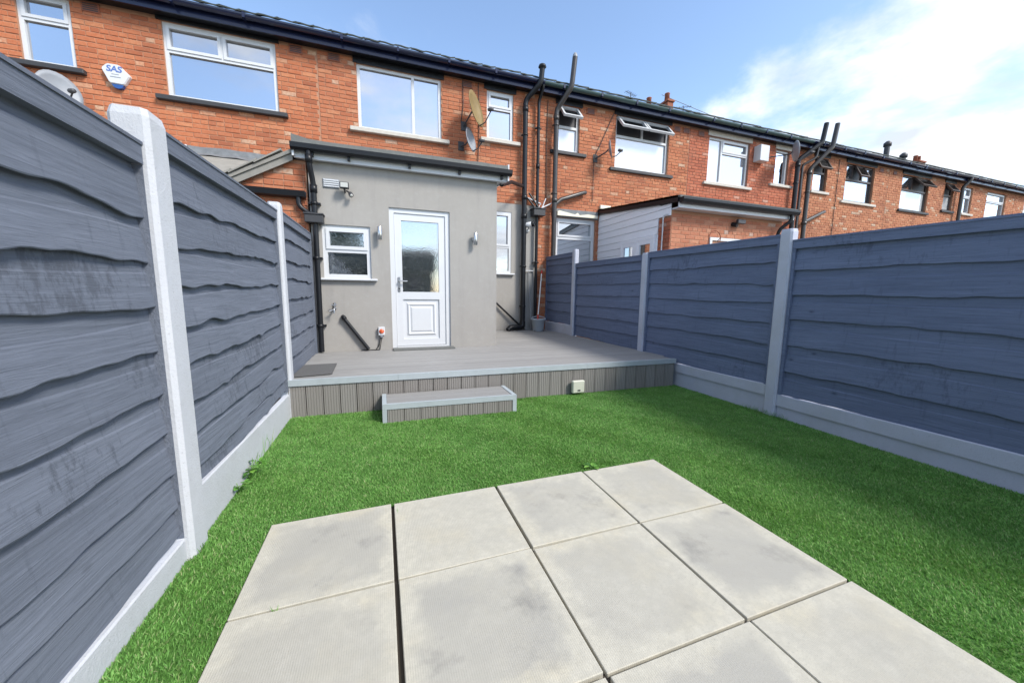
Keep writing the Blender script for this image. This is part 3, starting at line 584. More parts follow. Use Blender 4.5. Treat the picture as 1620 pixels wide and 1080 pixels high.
for k in range(6):
    x = -1.12-k*.27; MB().hexa([(x-.30, EY-.125, vz(x-.30)+.004), (x, EY-.125, vz(x)+.022), (x, EY+.5, vz(x)+.022), (x-.30, EY+.5, vz(x-.30)+.004), (x-.30, EY-.125, vz(x-.30)+.018), (x, EY-.125, vz(x)+.045), (x, EY+.5, vz(x)+.045), (x-.30, EY+.5, vz(x-.30)+.018)]).build('verge_tile', 'cement_sheet', orf)
og = MB().prism([(EY-.02, 2.46), (EY-.02, 2.39), (EY-.06, 2.365), (EY-.11, 2.38), (EY-.125, 2.45), (EY-.115, 2.45), (EY-.10, 2.39), (EY-.06, 2.375), (EY-.03, 2.40), (EY-.03, 2.46)], -2.6, -.885, 'yz').build('gutter', 'black_plastic', out)
MB().tube(bez([(-.97, EY-.07, 2.38), (-.97, EY-.07, 2.27), (-.88, EY-.07, 2.20), (-.84, EY-.08, 2.17)]), .03, 12).build('downpipe', 'black_plastic', out)
lean = thing('lean_to_roof', 'grey sheet lean-to roof against the house wall behind the left fence', 'roof', (-3.2, 7.2, 2.6))
MB().hexa([(-5.4, 6.0, 2.36), (-1.0, 6.0, 2.36), (-1.0, YF-.015, 3.44), (-5.4, YF-.015, 3.44), (-5.4, 6.0, 2.42), (-1.0, 6.0, 2.42), (-1.0, YF-.015, 3.50), (-5.4, YF-.015, 3.50)]).build('sheet', 'cement_sheet', lean)
fl = MB(); P = []; N = 22
for k in range(N+1):
    x = -5.0+4.0*k/N; P += [(x, YF-.02, 3.60+random.uniform(-.012, .012)), (x, YF-.045, 3.50+random.uniform(-.01, .01)), (x, YF-.19, 3.425+random.uniform(-.02, .015))]
fl.add(P, [(k*3+i, k*3+3+i, k*3+4+i, k*3+1+i) for k in range(N) for i in range(2)]); fl.build('flashing', 'lead', lean)
MB().hexa([(-3.35, YF-.20, 3.44), (-3.0, YF-.20, 3.44), (-3.0, YF-.05, 3.52), (-3.35, YF-.05, 3.52), (-3.35, YF-.22, 3.47), (-3.0, YF-.22, 3.47), (-3.0, YF-.05, 3.60), (-3.35, YF-.05, 3.60)]).build('patch', 'upvc_white', lean)
MB().box(-5.3, -1.1, 6.02, 6.1, 0, 2.36).build('wall', 'mortar', lean)

# ------------------------------------------------------------------ right neighbour's clad extension
ce = thing('clad_extension', 'neighbour\'s rear extension with white clad side and pinkish brick front', 'extension', (6.4, 5.57, 0))
cz = lambda y: 2.83+(y-5.42)*.105     # underside of the verge
MB().prism([(5.9, .05), (YF-.02, .05), (YF-.02, cz(YF)), (5.9, cz(5.9))], 5.055, 5.25, 'yz').build('side_wall', 'white_cladding', ce)
k = 0; z = .9
fd = (5.93, 7.02, 2.345)   # french window y0,y1,top
while z < 3.05:
    zt = z+.138; y0 = 5.58 if z > 2.5 else 5.90
    segs = [(y0, YF-.02)]
    if z < fd[2]: segs = [(fd[1]+.01, YF-.02)] + ([(y0, fd[0]-.005)] if fd[0]-y0 > .05 else [])
    for a, b in segs:
        ya_, yb_ = a, b; ta, tb = min(zt, cz(ya_)), min(zt, cz(yb_))
        if ta <= z+.005:      # starts behind the sloping verge
            ya_ = 5.42+(z+.01-2.83)/.105; ta = z+.01
        if ya_ < yb_-.05:
            MB().hexa([(5.035, ya_, z), (5.054, ya_, z), (5.054, yb_, z), (5.035, yb_, z), (5.043, ya_, ta), (5.054, ya_, ta), (5.054, yb_, tb), (5.043, yb_, tb)]).build('cladding_board', 'white_cladding', ce)
    z += .145
MB().hexa([(5.0, 5.38, cz(5.38)), (5.056, 5.38, cz(5.38)), (5.056, YF-.02, cz(YF)), (5.0, YF-.02, cz(YF)), (5.0, 5.38, cz(5.38)+.12), (5.056, 5.38, cz(5.38)+.12), (5.056, YF-.02, cz(YF)+.12), (5.0, YF-.02, cz(YF)+.12)]).build('verge_trim', 'black_plastic', ce)
fw_ = MB(); 
for ya_, yb_ in ((5.94, 5.99), (6.44, 6.53), (6.965, 7.015)): fw_.box(5.005, 5.05, ya_, yb_, .5, 2.34)
fw_.box(5.006, 5.049, 5.99, 6.965, 2.27, 2.34); fwo = fw_.build('french_window', 'white_cladding', ce)
for ya_, yb_ in ((5.99, 6.44), (6.53, 6.965)):
    s_ = MB(); s_.box(5.01, 5.048, ya_, ya_+.07, .5, 2.27); s_.box(5.01, 5.048, yb_-.07, yb_, .5, 2.27); s_.box(5.011, 5.047, ya_+.07, yb_-.07, 2.19, 2.27); s_.build('sash', 'white_cladding', fwo)
    MB().add([(5.03, ya_+.07, .5), (5.03, yb_-.07, .5), (5.03, yb_-.07, 2.19), (5.03, ya_+.07, 2.19)], [(0, 1, 2, 3)]).build('pane', 'glass', fwo)
cw = MB().box(5.06, 7.95, 5.575, 5.89, 0, 2.74).build('front_wall', 'mortar', ce)
lay_bricks(cw, 5.065, 7.94, 1.7, 2.74, 5.575, [(6.0, 6.9, 1.4, 2.30)], 'brick_new', 160, seed=91, proj=.7)
# brick return facing our garden
m = MB()
for r_ in range(24):
    z_ = .95+r_*.0755
    if z_ > 2.60: break
    for (ya_, yb_) in (((5.58, 5.795), (5.805, 5.885)) if r_ % 2 else ((5.58, 5.68), (5.69, 5.885))): m.box(5.047, 5.06, ya_, yb_, z_, z_+.066)
o = m.build('return_brickwork', 'brick_red', ce); o['kind'] = 'stuff'
window(ce, 6.0, 6.9, 1.4, 2.30, 5.60)
MB().box(5.06, 8.0, 5.40, 5.58, 2.735, 2.76).build('soffit', 'soffit_white', ce)
MB().box(5.03, 8.0, 5.378, 5.398, 2.735, 2.86).build('fascia', 'soffit_white', ce)
MB().prism([(5.376, 2.90), (5.376, 2.83), (5.34, 2.80), (5.29, 2.81), (5.262, 2.86), (5.262, 2.90)], 5.02, 8.02, 'yz').build('gutter', 'black_plastic', ce)
MB().hexa([(5.0, 5.33, 2.90), (8.02, 5.33, 2.90), (8.02, YF-.02, 3.19), (5.0, YF-.02, 3.19), (5.0, 5.33, 2.935), (8.02, 5.33, 2.935), (8.02, YF-.02, 3.225), (5.0, YF-.02, 3.225)]).build('roof', 'felt', ce)
MB().box(7.8, 7.945, 5.9, YF-.02, 0, 2.74).build('side_wall', 'mortar', ce)
MB().bbox(5.05, 5.35, YF-.06, YF-.01, 3.24, 3.33, .01).build('flashing', 'cream', ce)
MB().tube(bez([(5.03, 5.62, 2.66), (5.0, 5.72, 2.66), (5.0, 5.72, 1.2)]), .012, 8).build('overflow_pipe', 'upvc_white', ce)
tag(MB().tube(bez([(7.86, 5.33, 2.83), (7.86, 5.33, 2.70), (7.72, 5.45, 2.55), (7.70, 5.52, 2.2), (7.70, 5.52, .3)]), .034, 12).build('downpipe', 'black_plastic'), 'black downpipe on the pinkish brick front of the neighbour\'s extension', 'drainpipe')

# ------------------------------------------------------------------ chimneys, aerials, roof pipes, overhead cables
def chimney(x, y, z0, z1, label, w_=.45, d_=.32, pots=2):
    c = thing('chimney_stack', label, 'chimney', (x, y, z0)); MB().box(x-w_/2, x+w_/2, y-d_/2, y+d_/2, z0, z1).bbox(x-w_/2-.04, x+w_/2+.04, y-d_/2-.04, y+d_/2+.04, z1+.001, z1+.08, .01).build('stack', 'terracotta', c)
    for k in range(pots): xx = x+(k-(pots-1)/2)*.28; MB().lathe([(.0, 0), (.10, 0), (.085, .26), (.10, .28), (.09, .30), (.07, .30), (.07, .1)], (xx, y, z1+.08), seg=14).build('chimney_pot', 'terracotta', c)
def aerial(x, y, z0, z1, label, rot=0.3):
    a = thing('tv_aerial', label, 'aerial', (x, y, z0), 'roof aerials'); MB().tube([(x, y, z0), (x, y, z1)], .015, 6).build('mast', 'dark_metal', a)
    dx, dy = math.cos(rot), math.sin(rot); MB().tube([(x-dx*.3, y-dy*.3, z1-.05), (x+dx*.3, y+dy*.3, z1-.05)], .008, 6).build('boom', 'dark_metal', a)
    m = MB()
    for k in range(6): q = -.25+k*.10; m.tube([(x+dx*q-dy*.1, y+dy*q+dx*.1, z1-.05), (x+dx*q+dy*.1, y+dy*q-dx*.1, z1-.05)], .006, 5)
    m.build('elements', 'dark_metal', a)
chimney(10.50, 12.2, 7.6, 8.42, 'orange brick chimney on the ridge left of the cloud', .26, .4, 1); chimney(9.75, 12.3, 7.6, 8.18, 'low grey ridge stub beside the orange chimney', .3, .3, 1)
aerial(8.85, 12.2, 7.6, 8.55, 'thin tv aerial left of the orange chimney'); aerial(11.3, 12.2, 7.6, 8.5, 'thin tv aerial right of the orange chimney', 2.6)
chimney(27.3, 12.3, 7.6, 8.35, 'dark red chimney at the far right end of the ridge', .6, .45)
def stub(x, y, z0, z1, label):
    c = thing('roof_vent_pipe', label, 'vent pipe', (x, y, z0)); MB().tube([(x, y, z0), (x, y, z1)], .09, 12).build('pipe', 'dark_metal', c); MB().lathe([(0, .0), (.13, 0), (.13, .12), (.05, .2), (0, .2)], (x, y, z1), seg=12).build('cowl', 'dark_metal', c)
stub(20.0, 10.0, 6.7, 7.42, 'dark capped vent pipe on the far roof'); stub(21.2, 10.0, 6.7, 7.12, 'squat grey vent cowl on the far roof')
def cable(p, q, sag, label):
    P = [Vector(p).lerp(Vector(q), k/24)-Vector((0, 0, sag*4*(k/24)*(1-k/24))) for k in range(25)]
    tag(MB().tube(P, .012, 5).build('overhead_cable', 'dish_grey'), label, 'cable', 'overhead cables')
cable((10.5, 12.5, 8.9), (60, 20, 9.6), .5, 'thin overhead cable rising to the right across the white cloud'); cable((14, 12.5, 7.9), (60, 14, 8.2), .5, 'lower thin overhead cable just above the far roofs')

# ------------------------------------------------------------------ drainpipes
def bracket(parent, x, y, z, r=.05, mat='black_plastic'):
    MB().lathe([(r, -.02), (r+.008, -.02), (r+.008, .02), (r, .02)], (x, y, z), seg=14).box(x-.07, x+.07, y+.0, y+.06, z-.012, z+.012).build('bracket', mat, parent)
def pipe(name, label, pts, r, mat, org, brs=(), joints=(), cat='drainpipe'):
    t_ = thing(name, label, cat, org); MB().tube(bez(pts), r, 16, False).build('pipe', mat, t_)
    for b in brs: bracket(t_, *b, r=r, mat=mat)
    for j in joints: MB().lathe([(r, -.05), (r+.010, -.05), (r+.010, .05), (r, .05)], j, seg=16).build('collar', mat, t_)
    return t_
p1 = pipe('drainpipe', 'thick black soil pipe to the right of the extension, bent over the gutter', [(3.05, 7.88, .50), (3.05, 7.88, 5.30), (3.30, 7.66, 5.58), (3.32, 7.64, 5.84)], .055, 'black_plastic', (3.05, 7.88, .345), [(3.05, 7.88, 1.8), (3.05, 7.88, 4.6), (3.05, 7.88, .9)], [(3.05, 7.88, 2.9), (3.05, 7.88, 5.12), (3.05, 7.88, 3.3)])
MB().lathe([(0, .05), (.07, .04), (.085, .0), (.06, -.02), (.055, -.04)], (3.32, 7.64, 5.88), seg=16).build('vent_cap', 'black_plastic', p1)
m = MB().tube(bez([(3.05, 7.88, .55), (3.04, 7.86, .43), (2.72, 7.80, .42), (2.66, 7.78, .36)]), [.062]*21 if False else .062, 16); m.build('elbow', 'black_plastic', p1)
MB().tube([(1.86, FY+.3, 2.90), (2.3, 6.6, 3.2), (3.0, 7.86, 3.53)], .034, 12).build('branch', 'black_plastic', p1)
tag(MB().tube([(2.42, 7.93, .98), (2.98, 7.90, .47)], .022, 10).build('waste_pipe', 'black_plastic'), 'thin black waste pipe sloping down to the soil pipe elbow', 'waste pipe')
p2 = pipe('drainpipe', 'slim black downpipe with hopper box near the corner of the right fence', [(3.37, 7.90, .42), (3.37, 7.90, 5.35), (3.40, 7.76, 5.55), (3.40, 7.74, 5.66)], .034, 'black_plastic', (3.37, 7.9, .345), [(3.37, 7.9, 1.9), (3.37, 7.9, 4.8)], [(3.37, 7.9, 4.0)])
hp = MB().bbox(3.24, 3.52, 7.76, 7.97, 2.92, 3.06, .008).bbox(3.225, 3.535, 7.745, 7.98, 3.061, 3.085, .004).build('hopper', 'slate_sill', p2)
for pts in ([(3.1, 7.92, 3.35), (3.32, 7.86, 3.08)], [(3.18, 7.93, 3.42), (3.40, 7.86, 3.09)]): MB().tube(pts, .020, 8).build('inlet_pipe', 'black_plastic', p2)
MB().tube([(3.1, 7.93, 3.33), (3.45, 7.88, 3.20), (3.38, 7.88, 3.09)], .014, 8).tube([(3.75, 7.9, 3.25), (3.45, 7.88, 3.10)], .014, 8).tube([(3.58, 7.9, 3.33), (3.48, 7.88, 3.10)], .012, 8).build('white_inlet_pipe', 'upvc_white', p2)
p3 = pipe('drainpipe', 'tall dark soil vent pipe standing above the gutter in front of the small window', [(3.78, 7.86, .3), (3.78, 7.86, 5.22), (4.01, 7.62, 5.62), (4.06, 7.60, 6.20)], .055, 'brown_pipe', (3.78, 7.86, 0), [(3.78, 7.86, 4.9), (3.78, 7.86, 3.45)], [(3.78, 7.86, 3.30), (3.78, 7.86, 5.05)])
MB().tube([(3.80, 7.86, 3.22), (3.95, 7.88, 3.34), (4.55, 7.90, 3.55), (4.62, 7.94, 3.57)], .046, 14).build('branch', 'brown_pipe', p3)
MB().lathe([(.055, 0), (.05, .04), (.03, .08), (0, .09)], (4.06, 7.60, 6.20), seg=12).build('vent_cap', 'dish_grey', p3)
p4 = pipe('drainpipe', 'black soil pipe left of the pair on the redder brick house', [(11.62, 7.86, 2.0), (11.62, 7.86, 5.15), (12.18, 7.62, 5.62), (12.25, 7.60, 6.15)], .06, 'black_plastic', (11.62, 7.86, 0), [(11.62, 7.86, 4.5)], [(11.62, 7.86, 5.0), (11.62, 7.86, 3.6)])
p5 = pipe('drainpipe', 'brown soil pipe right of the pair, bent round the gutter', [(12.15, 7.86, 1.5), (12.15, 7.86, 4.95), (12.62, 7.60, 5.55), (12.70, 7.58, 6.20)], .06, 'brown_pipe', (12.15, 7.86, 0), [(12.15, 7.86, 4.3)], [(12.15, 7.86, 3.4), (12.15, 7.86, 4.85)])
MB().tube([(12.17, 7.86, 3.45), (12.9, 7.9, 3.75), (13.1, 7.92, 3.82)], .05, 12).build('branch', 'brown_pipe', p5)
pipe('drainpipe', 'thin brown downpipe between the two soil pipes', [(11.88, 7.90, 1.5), (11.88, 7.9, 5.05), (12.2, 7.75, 5.25), (12.25, 7.74, 5.62)], .036, 'brown_pipe', (11.88, 7.9, 0))
p6 = pipe('drainpipe', 'dark downpipe at the far right end of the row', [(20.6, 7.86, 1.5), (20.6, 7.86, 5.3), (20.75, 7.74, 5.55), (20.75, 7.74, 5.66)], .055, 'brown_pipe', (20.6, 7.86, 0))
pl = pipe('drainpipe', 'black downpipe with hopper box at the left corner of the extension', [(-.815, FY-.06, 2.94), (-.815, FY-.06, 2.78), (-.79, EY-.07, 2.58), (-.79, EY-.06, 2.40), (-.80, EY-.06, .36)], .033, 'black_plastic', (-.80, EY-.06, .345), [(-.80, EY-.06, 1.62), (-.80, EY-.06, .72), (-.79, EY-.06, 2.32)], [(-.815, FY-.06, 2.84), (-.79, EY-.06, 2.50)])
MB().bbox(-.905, -.690, EY-.145, EY-.005, 2.065, 2.165, .006).bbox(-.915, -.680, EY-.155, EY-.002, 2.166, 2.185, .003).build('hopper', 'slate_sill', pl)

# ------------------------------------------------------------------ things on the extension wall
for x, lb in ((0.0, 'brushed steel cylinder wall light between window and door'), (1.36, 'brushed steel cylinder wall light right of the door')):
    t_ = thing('wall_light', lb, 'wall light', (x, EY, 1.99), 'cylinder wall lights'); y = EY-.075
    MB().lathe([(0, -.09), (.026, -.09), (.030, -.085), (.030, .085), (.026, .09), (0, .09)], (x, y, 1.99), seg=20).build('cylinder', 'chrome', t_)
    MB().lathe([(0, 0), (.035, 0), (.035, .012), (.012, .014), (.012, .05), (0, .05)], (x, EY-.001, 1.99), (0, -1, 0), 16).build('bracket', 'chrome', t_)
t_ = thing('floodlight', 'small security floodlight with motion sensor beside the white vent', 'floodlight', (-.42, EY, 2.52))
MB().bbox(-.475, -.365, EY-.13, EY-.065, 2.53, 2.61, .006).build('housing', 'dark_metal', t_); MB().bbox(-.465, -.375, EY-.136, EY-.1295, 2.54, 2.60, .002).build('lens', 'lamp_glass', t_)
MB().tube([(-.42, EY, 2.51), (-.42, EY-.09, 2.52), (-.42, EY-.095, 2.55)], .012, 8).tube([(-.40, EY-.05, 2.515), (-.355, EY-.07, 2.49)], .010, 8).build('bracket', 'dark_metal', t_)
MB().lathe([(0, -.03), (.028, -.03), (.030, .02), (.015, .03), (0, .03)], (-.345, EY-.08, 2.465), (0.2, -.6, -.5), 14).build('sensor', 'dark_metal', t_); MB().lathe([(0, .032), (.02, .031), (.022, .02)], (-.345, EY-.08, 2.465), (0.2, -.6, -.5), 14).build('sensor_lens', 'lamp_glass', t_)
t_ = thing('garden_tap', 'small chrome garden tap on the grey wall under the window', 'tap', (-.62, EY, .95))
MB().lathe([(0, 0), (.022, 0), (.022, .012), (.011, .014), (.011, .07), (0, .07)], (-.62, EY-.001, .95), (0, -1, 0), 14).tube(bez([(-.62, EY-.05, .95), (-.62, EY-.10, .95), (-.62, EY-.105, .89)]), .010, 10).build('body', 'chrome', t_)
MB().tube([(-.62, EY-.06, .95), (-.62, EY-.06, .995)], .007, 8).tube([(-.655, EY-.06, .998), (-.585, EY-.06, .998)], .007, 8).build('handle', 'chrome', t_)
MB().tube([(-.62, EY-.02, .975), (-.615, EY-.015, 1.03)], .014, 10).tube([(-.62, EY-.07, .94), (-.68, EY-.085, .915)], .009, 8).build('spout', 'chrome', t_)
t_ = thing('waste_pipe', 'black waste pipe running diagonally down the grey wall to the deck', 'waste pipe', (-.35, EY, .35)); MB().tube(bez([(-.52, EY, .84), (-.52, EY-.045, .84), (-.20, EY-.045, .37)]), .024, 12).build('pipe', 'black_plastic', t_); MB().lathe([(.024, -.02), (.031, -.02), (.031, .02), (.024, .02)], (-.505, EY-.045, .82), (.32, 0, -.47), 12).build('collar', 'black_plastic', t_)
t_ = thing('isolator_switch', 'white isolator switch with red dial left of the door', 'switch', (-.02, EY, .62)); MB().bbox(-.065, .025, EY-.06, EY-.001, .565, .685, .006).build('box', 'upvc_white', t_)
MB().lathe([(0, .01), (.030, .008), (.034, 0), (0, 0)], (-.02, EY-.062, .625), (0, -1, 0), 18).bbox(-.026, -.014, EY-.082, EY-.07, .60, .65, .003).build('dial', 'orange_red', t_)
MB().tube(bez([(-.03, EY-.03, .565), (-.045, EY-.03, .50), (-.06, EY-.02, .42), (-.10, EY-.01, .36)]), .007, 8).tube(bez([(-.01, EY-.03, .565), (-.03, EY-.03, .48), (-.05, EY-.015, .36)]), .005, 8).tube([(-.30, EY-.01, .352), (-.05, EY-.012, .355)], .006, 6).build('cable', 'cable', t_)
MB().bbox(-.04, .0, EY-.05, EY-.015, .535, .566, .004).build('gland', 'dish_grey', t_)
# camera, bucket, mops
t_ = thing('security_camera', 'white bullet security camera with black face on the rendered wall', 'camera', (3.17, 7.98, 2.70))
MB().lathe([(0, 0), (.05, 0), (.05, .02), (.03, .03), (0, .03)], (3.17, 7.983, 2.62), (0, -1, 0), 16).tube([(3.17, 7.95, 2.62), (3.18, 7.89, 2.67)], .018, 10).build('mount', 'upvc_white', t_)
ax = (.75, -.62, .12); MB().lathe([(0, -.10), (.05, -.10), (.055, -.085), (.055, .06), (.0, .06)], (3.17, 7.82, 2.72), ax, 16).build('body', 'upvc_white', t_); MB().lathe([(.058, .045), (.058, .10), (.04, .104), (.03, .08), (0, .08)], (3.17, 7.82, 2.72), ax, 16).build('face', 'black_plastic', t_)
bx_, by_ = 3.33, 7.62
t_ = thing('mop_bucket', 'grey plastic mop bucket on the deck below the slim downpipe', 'bucket', (bx_, by_, DZ))
MB().lathe([(0, .004), (.115, .004), (.122, .012), (.152, .255), (.165, .26), (.165, .28), (.145, .28), (.115, .03), (0, .03)], (bx_, by_, DZ), seg=28).build('tub', 'bucket_grey', t_)
MB().tube([(bx_+.17*math.cos(a), by_-.02+.05*math.sin(a), DZ+.275+.06*math.sin(a)) for a in [math.pi*k/14 for k in range(15)]], .009, 8).build('handle', 'bucket_grey', t_)
MB().lathe([(.135, .275), (.075, .24), (.06, .16), (.067, .16), (.082, .24), (.14, .28)], (bx_-.03, by_, DZ), seg=18).build('wringer', 'bucket_grey', t_)
t_ = thing('mop', 'mop with pale handle and red grips standing in the bucket', 'mop', (bx_, by_, DZ)); A, B = Vector((3.29, 7.58, DZ+.12)), Vector((3.50, 7.86, 1.72))
MB().tube([A, B], .013, 10).build('handle', 'curtain', t_)
for u0, u1 in ((.10, .20), (.94, 1.0)): MB().tube([A.lerp(B, u0), A.lerp(B, u1)], .018, 10).build('grip', 'red', t_)
t_ = thing('flat_mop', 'upturned flat mop with white bar and thin pole beside the bucket', 'mop', (3.24, 7.8, DZ)); MB().tube([(3.24, 7.80, DZ+.02), (3.20, 7.93, 1.70)], .008, 8).build('pole', 'dish_grey', t_); MB().bbox(3.06, 3.33, 7.92, 7.95, 1.70, 1.72, .004).build('bar', 'upvc_white', t_)
t_ = MB().hexa([(3.11, 7.90, DZ), (3.29, 7.90, DZ), (3.29, 7.925, DZ), (3.11, 7.925, DZ), (3.11, 7.955, 1.66), (3.29, 7.955, 1.66), (3.29, 7.98, 1.66), (3.11, 7.98, 1.66)]).build('leaning_board', 'board_grey'); tag(t_, 'narrow grey board leaning against the wall between two black pipes', 'board')
t_ = thing('socket_box', 'small beige outdoor box on the deck skirting above the grass', 'socket box', (2.165, 3.78, .08)); MB().bbox(2.085, 2.245, 3.715, 3.765, .015, .165, .010).build('cover', 'box_beige', t_); MB().box(2.15, 2.185, 3.712, 3.7155, .04, .058).build('badge', 'dark_metal', t_)

# ------------------------------------------------------------------ satellite dishes, alarm box
def dish(label, c, aim, rx, ry, mat, wall, group='satellite dishes on the terrace'):
    c = Vector(c); a = Vector(aim).normalized(); up = Vector((0, 0, 1)); s_ = a.cross(up).normalized(); u = s_.cross(a).normalized()
    t_ = thing('satellite_dish', label, 'satellite dish', c, group); m = MB(); P, F_ = [], []; nr, ns = 5, 24
    for sgn in (0, 1):
        for i in range(nr+1):
            f = i/nr
            for k in range(ns): an = 2*math.pi*k/ns; P.append(c+s_*rx*f*math.cos(an)+u*ry*f*math.sin(an)+a*(.12*(rx+ry)*(f*f)-sgn*.012))
    for sgn in (0, 1):
        o_ = sgn*(nr+1)*ns
        for i in range(nr):
            for k in range(ns): F_.append((o_+i*ns+k, o_+i*ns+(k+1) % ns, o_+(i+1)*ns+(k+1) % ns, o_+(i+1)*ns+k))
    e = nr*ns; o_ = (nr+1)*ns
    for k in range(ns): F_.append((e+k, e+(k+1) % ns, o_+e+(k+1) % ns, o_+e+k))
    m.add(P, F_, True); m.build('reflector', mat, t_)
    foot = c-u*ry*.95+a*.03; lnb = c+a*rx*1.45-u*ry*.42
    MB().tube([foot, foot+a*rx*.6+Vector((0, 0, .01)), lnb-Vector((0, 0, .03))], .011, 8).build('arm', 'dark_metal', t_)
    MB().lathe([(0, -.05), (.028, -.05), (.034, .03), (.026, .06), (0, .06)], lnb, (c-lnb), 14).build('receiver', 'dark_metal', t_)
    w_ = Vector(wall); MB().tube([c-a*.02, c-a*.09-u*.05, w_], .016, 8).bbox(w_.x-.06, w_.x+.06, w_.y-.012, w_.y, w_.z-.09, w_.z+.09, .004).build('mount', 'dark_metal', t_)
dish('large mustard coloured oval satellite dish between the two upstairs windows', (1.85, 7.66, 4.81), (.70, -.66, .24), .25, .36, 'dish_mustard', (1.72, YF-.012, 4.62))
dish('small grey satellite dish below the mustard one', (1.77, 7.72, 4.25), (.74, -.64, .2), .19, .24, 'dish_grey', (1.66, YF-.012, 4.22))
dish('small dark dish left of the wide open window', (5.08, 7.72, 4.52), (.80, -.58, .15), .17, .20, 'dish_grey', (4.88, YF-.012, 4.38))
dish('large grey dish in front of the small window of the redder house', (10.92, 7.55, 5.18), (.72, -.62, .1), .30, .27, 'dish_grey', (10.45, YF-.012, 5.10))
dish('pale grey dish half hidden behind the left fence', (-4.36, 7.64, 4.02), (.75, -.6, .2), .24, .27, 'dish_grey', (-4.55, YF-.012, 4.05))
t_ = tag(MB().bbox(9.98, 10.32, 7.78, 7.99, 4.92, 5.34, .01).build('wall_box', 'upvc_white', None, (10.15, 7.98, 4.92)), 'white box on the redder brick wall beside the big dish', 'box')
al = thing('alarm_box', 'white hexagonal alarm box with blue letters on the left house wall', 'alarm box', (-3.82, YF, 4.53))
hexp = [(-.165, .045), (-.155, .075), (-.105, .125), (-.08, .135), (.03, .135), (.06, .125), (.17, .005), (.175, -.02), (.10, -.145), (.08, -.155), (-.07, -.150), (-.09, -.135)]
m = MB(); N = len(hexp); cx, cz_ = -3.82, 4.53
m.add([(cx+x, YF-.008, cz_+z) for x, z in hexp]+[(cx+x, YF-.055, cz_+z) for x, z in hexp]+[(cx+x*.93, YF-.072, cz_+z*.93) for x, z in hexp], [tuple(range(2*N, 3*N))]+[(i, (i+1) % N, N+(i+1) % N, N+i) for i in range(N)]+[(N+i, N+(i+1) % N, 2*N+(i+1) % N, 2*N+i) for i in range(N)])
m.build('case', 'upvc_white', al)
MB().prism([(cx-.065, cz_-.157), (cx+.085, cz_-.157), (cx+.065, cz_-.20), (cx+.02, cz_-.215), (cx-.03, cz_-.205)], YF-.062, YF-.01).build('strobe', 'blue_strobe', al)
def letters(txt, x, z, size, y, mat, parent, name='lettering'):
    cu_ = bpy.data.curves.new('t', 'FONT'); cu_.body = txt; cu_.size = size; cu_.extrude = .001; cu_.align_x = 'CENTER'; cu_.shear = .15; cu_.offset = size*.025
    to = bpy.data.objects.new('t', cu_); col.objects.link(to); dg = bpy.context.evaluated_depsgraph_get(); me = bpy.data.meshes.new_from_object(to.evaluated_get(dg)); bpy.data.objects.remove(to)
    me.materials.clear(); me.materials.append(M[mat]); o = bpy.data.objects.new(name, me); col.objects.link(o); o.parent = parent; o.location = Vector((x, y, z))-ORG[parent.name]; o.rotation_euler = (R(90), 0, 0)
letters('SAS', cx-.01, cz_+.02, .12, YF-.074, 'blue_ink', al)
MB().box(cx-.045, cx+.045, YF-.0735, YF-.0723, cz_-.022, cz_-.012).box(cx-.065, cx+.065, YF-.0735, YF-.0723, cz_-.062, cz_-.050).build('small_print', 'dish_grey', al)
# loose cables down the wall
for i, (pts, lb) in enumerate((([(1.70, YF-.025, 5.5), (1.71, YF-.025, 5.0), (1.66, YF-.03, 4.7)], 'thin black cable hanging beside the mustard dish'), ([(2.03, YF-.025, 5.5), (2.05, YF-.025, 4.9), (2.04, YF-.03, 4.4), (2.0, YF-.03, 3.6)], 'thin black cable dropping right of the mustard dish'), ([(3.62, YF-.025, 5.45), (3.60, YF-.025, 4.5), (3.62, YF-.03, 3.3)], 'thin black cable between the two drainpipes'), ([(5.34, YF-.03, 5.45), (5.02, YF-.03, 4.75), (4.84, YF-.03, 4.4), (4.84, YF-.03, 3.4)], 'thin cable running down past the small dark dish'), ([(13.65, YF-.03, 5.45), (13.66, YF-.03, 2.4)], 'thin dark cable on the far brick house'))):
    tag(MB().tube(bez(pts), .008, 6).build('cable', 'cable'), lb, 'cable', 'loose wall cables')
t_ = thing('wall_floodlight', 'small dark floodlight on the pinkish brick extension front', 'floodlight', (6.62, 5.55, 2.60)); MB().bbox(6.56, 6.76, 5.44, 5.50, 2.58, 2.66, .008).build('housing', 'dark_metal', t_); MB().tube([(6.55, 5.57, 2.58), (6.58, 5.48, 2.55)], .04, 10).build('sensor', 'black_plastic', t_)
hk = [(5.74, 5.35, 1.3), (5.74, 5.35, 2.22)]+[(5.74+.15*(1-math.cos(a)), 5.35, 2.22+.16*math.sin(a)) for a in [math.pi*k/12 for k in range(1, 12)]]+[(5.985+.045*math.cos(a), 5.35, 2.235+.045*math.sin(a)) for a in [1.2*math.pi*k/8+math.pi*1.0 for k in range(2, 9)]]
tag(MB().tube(hk, .008, 6).build('shepherd_hook', 'rust'), 'rusty curled garden hook standing above the right fence', 'hook')

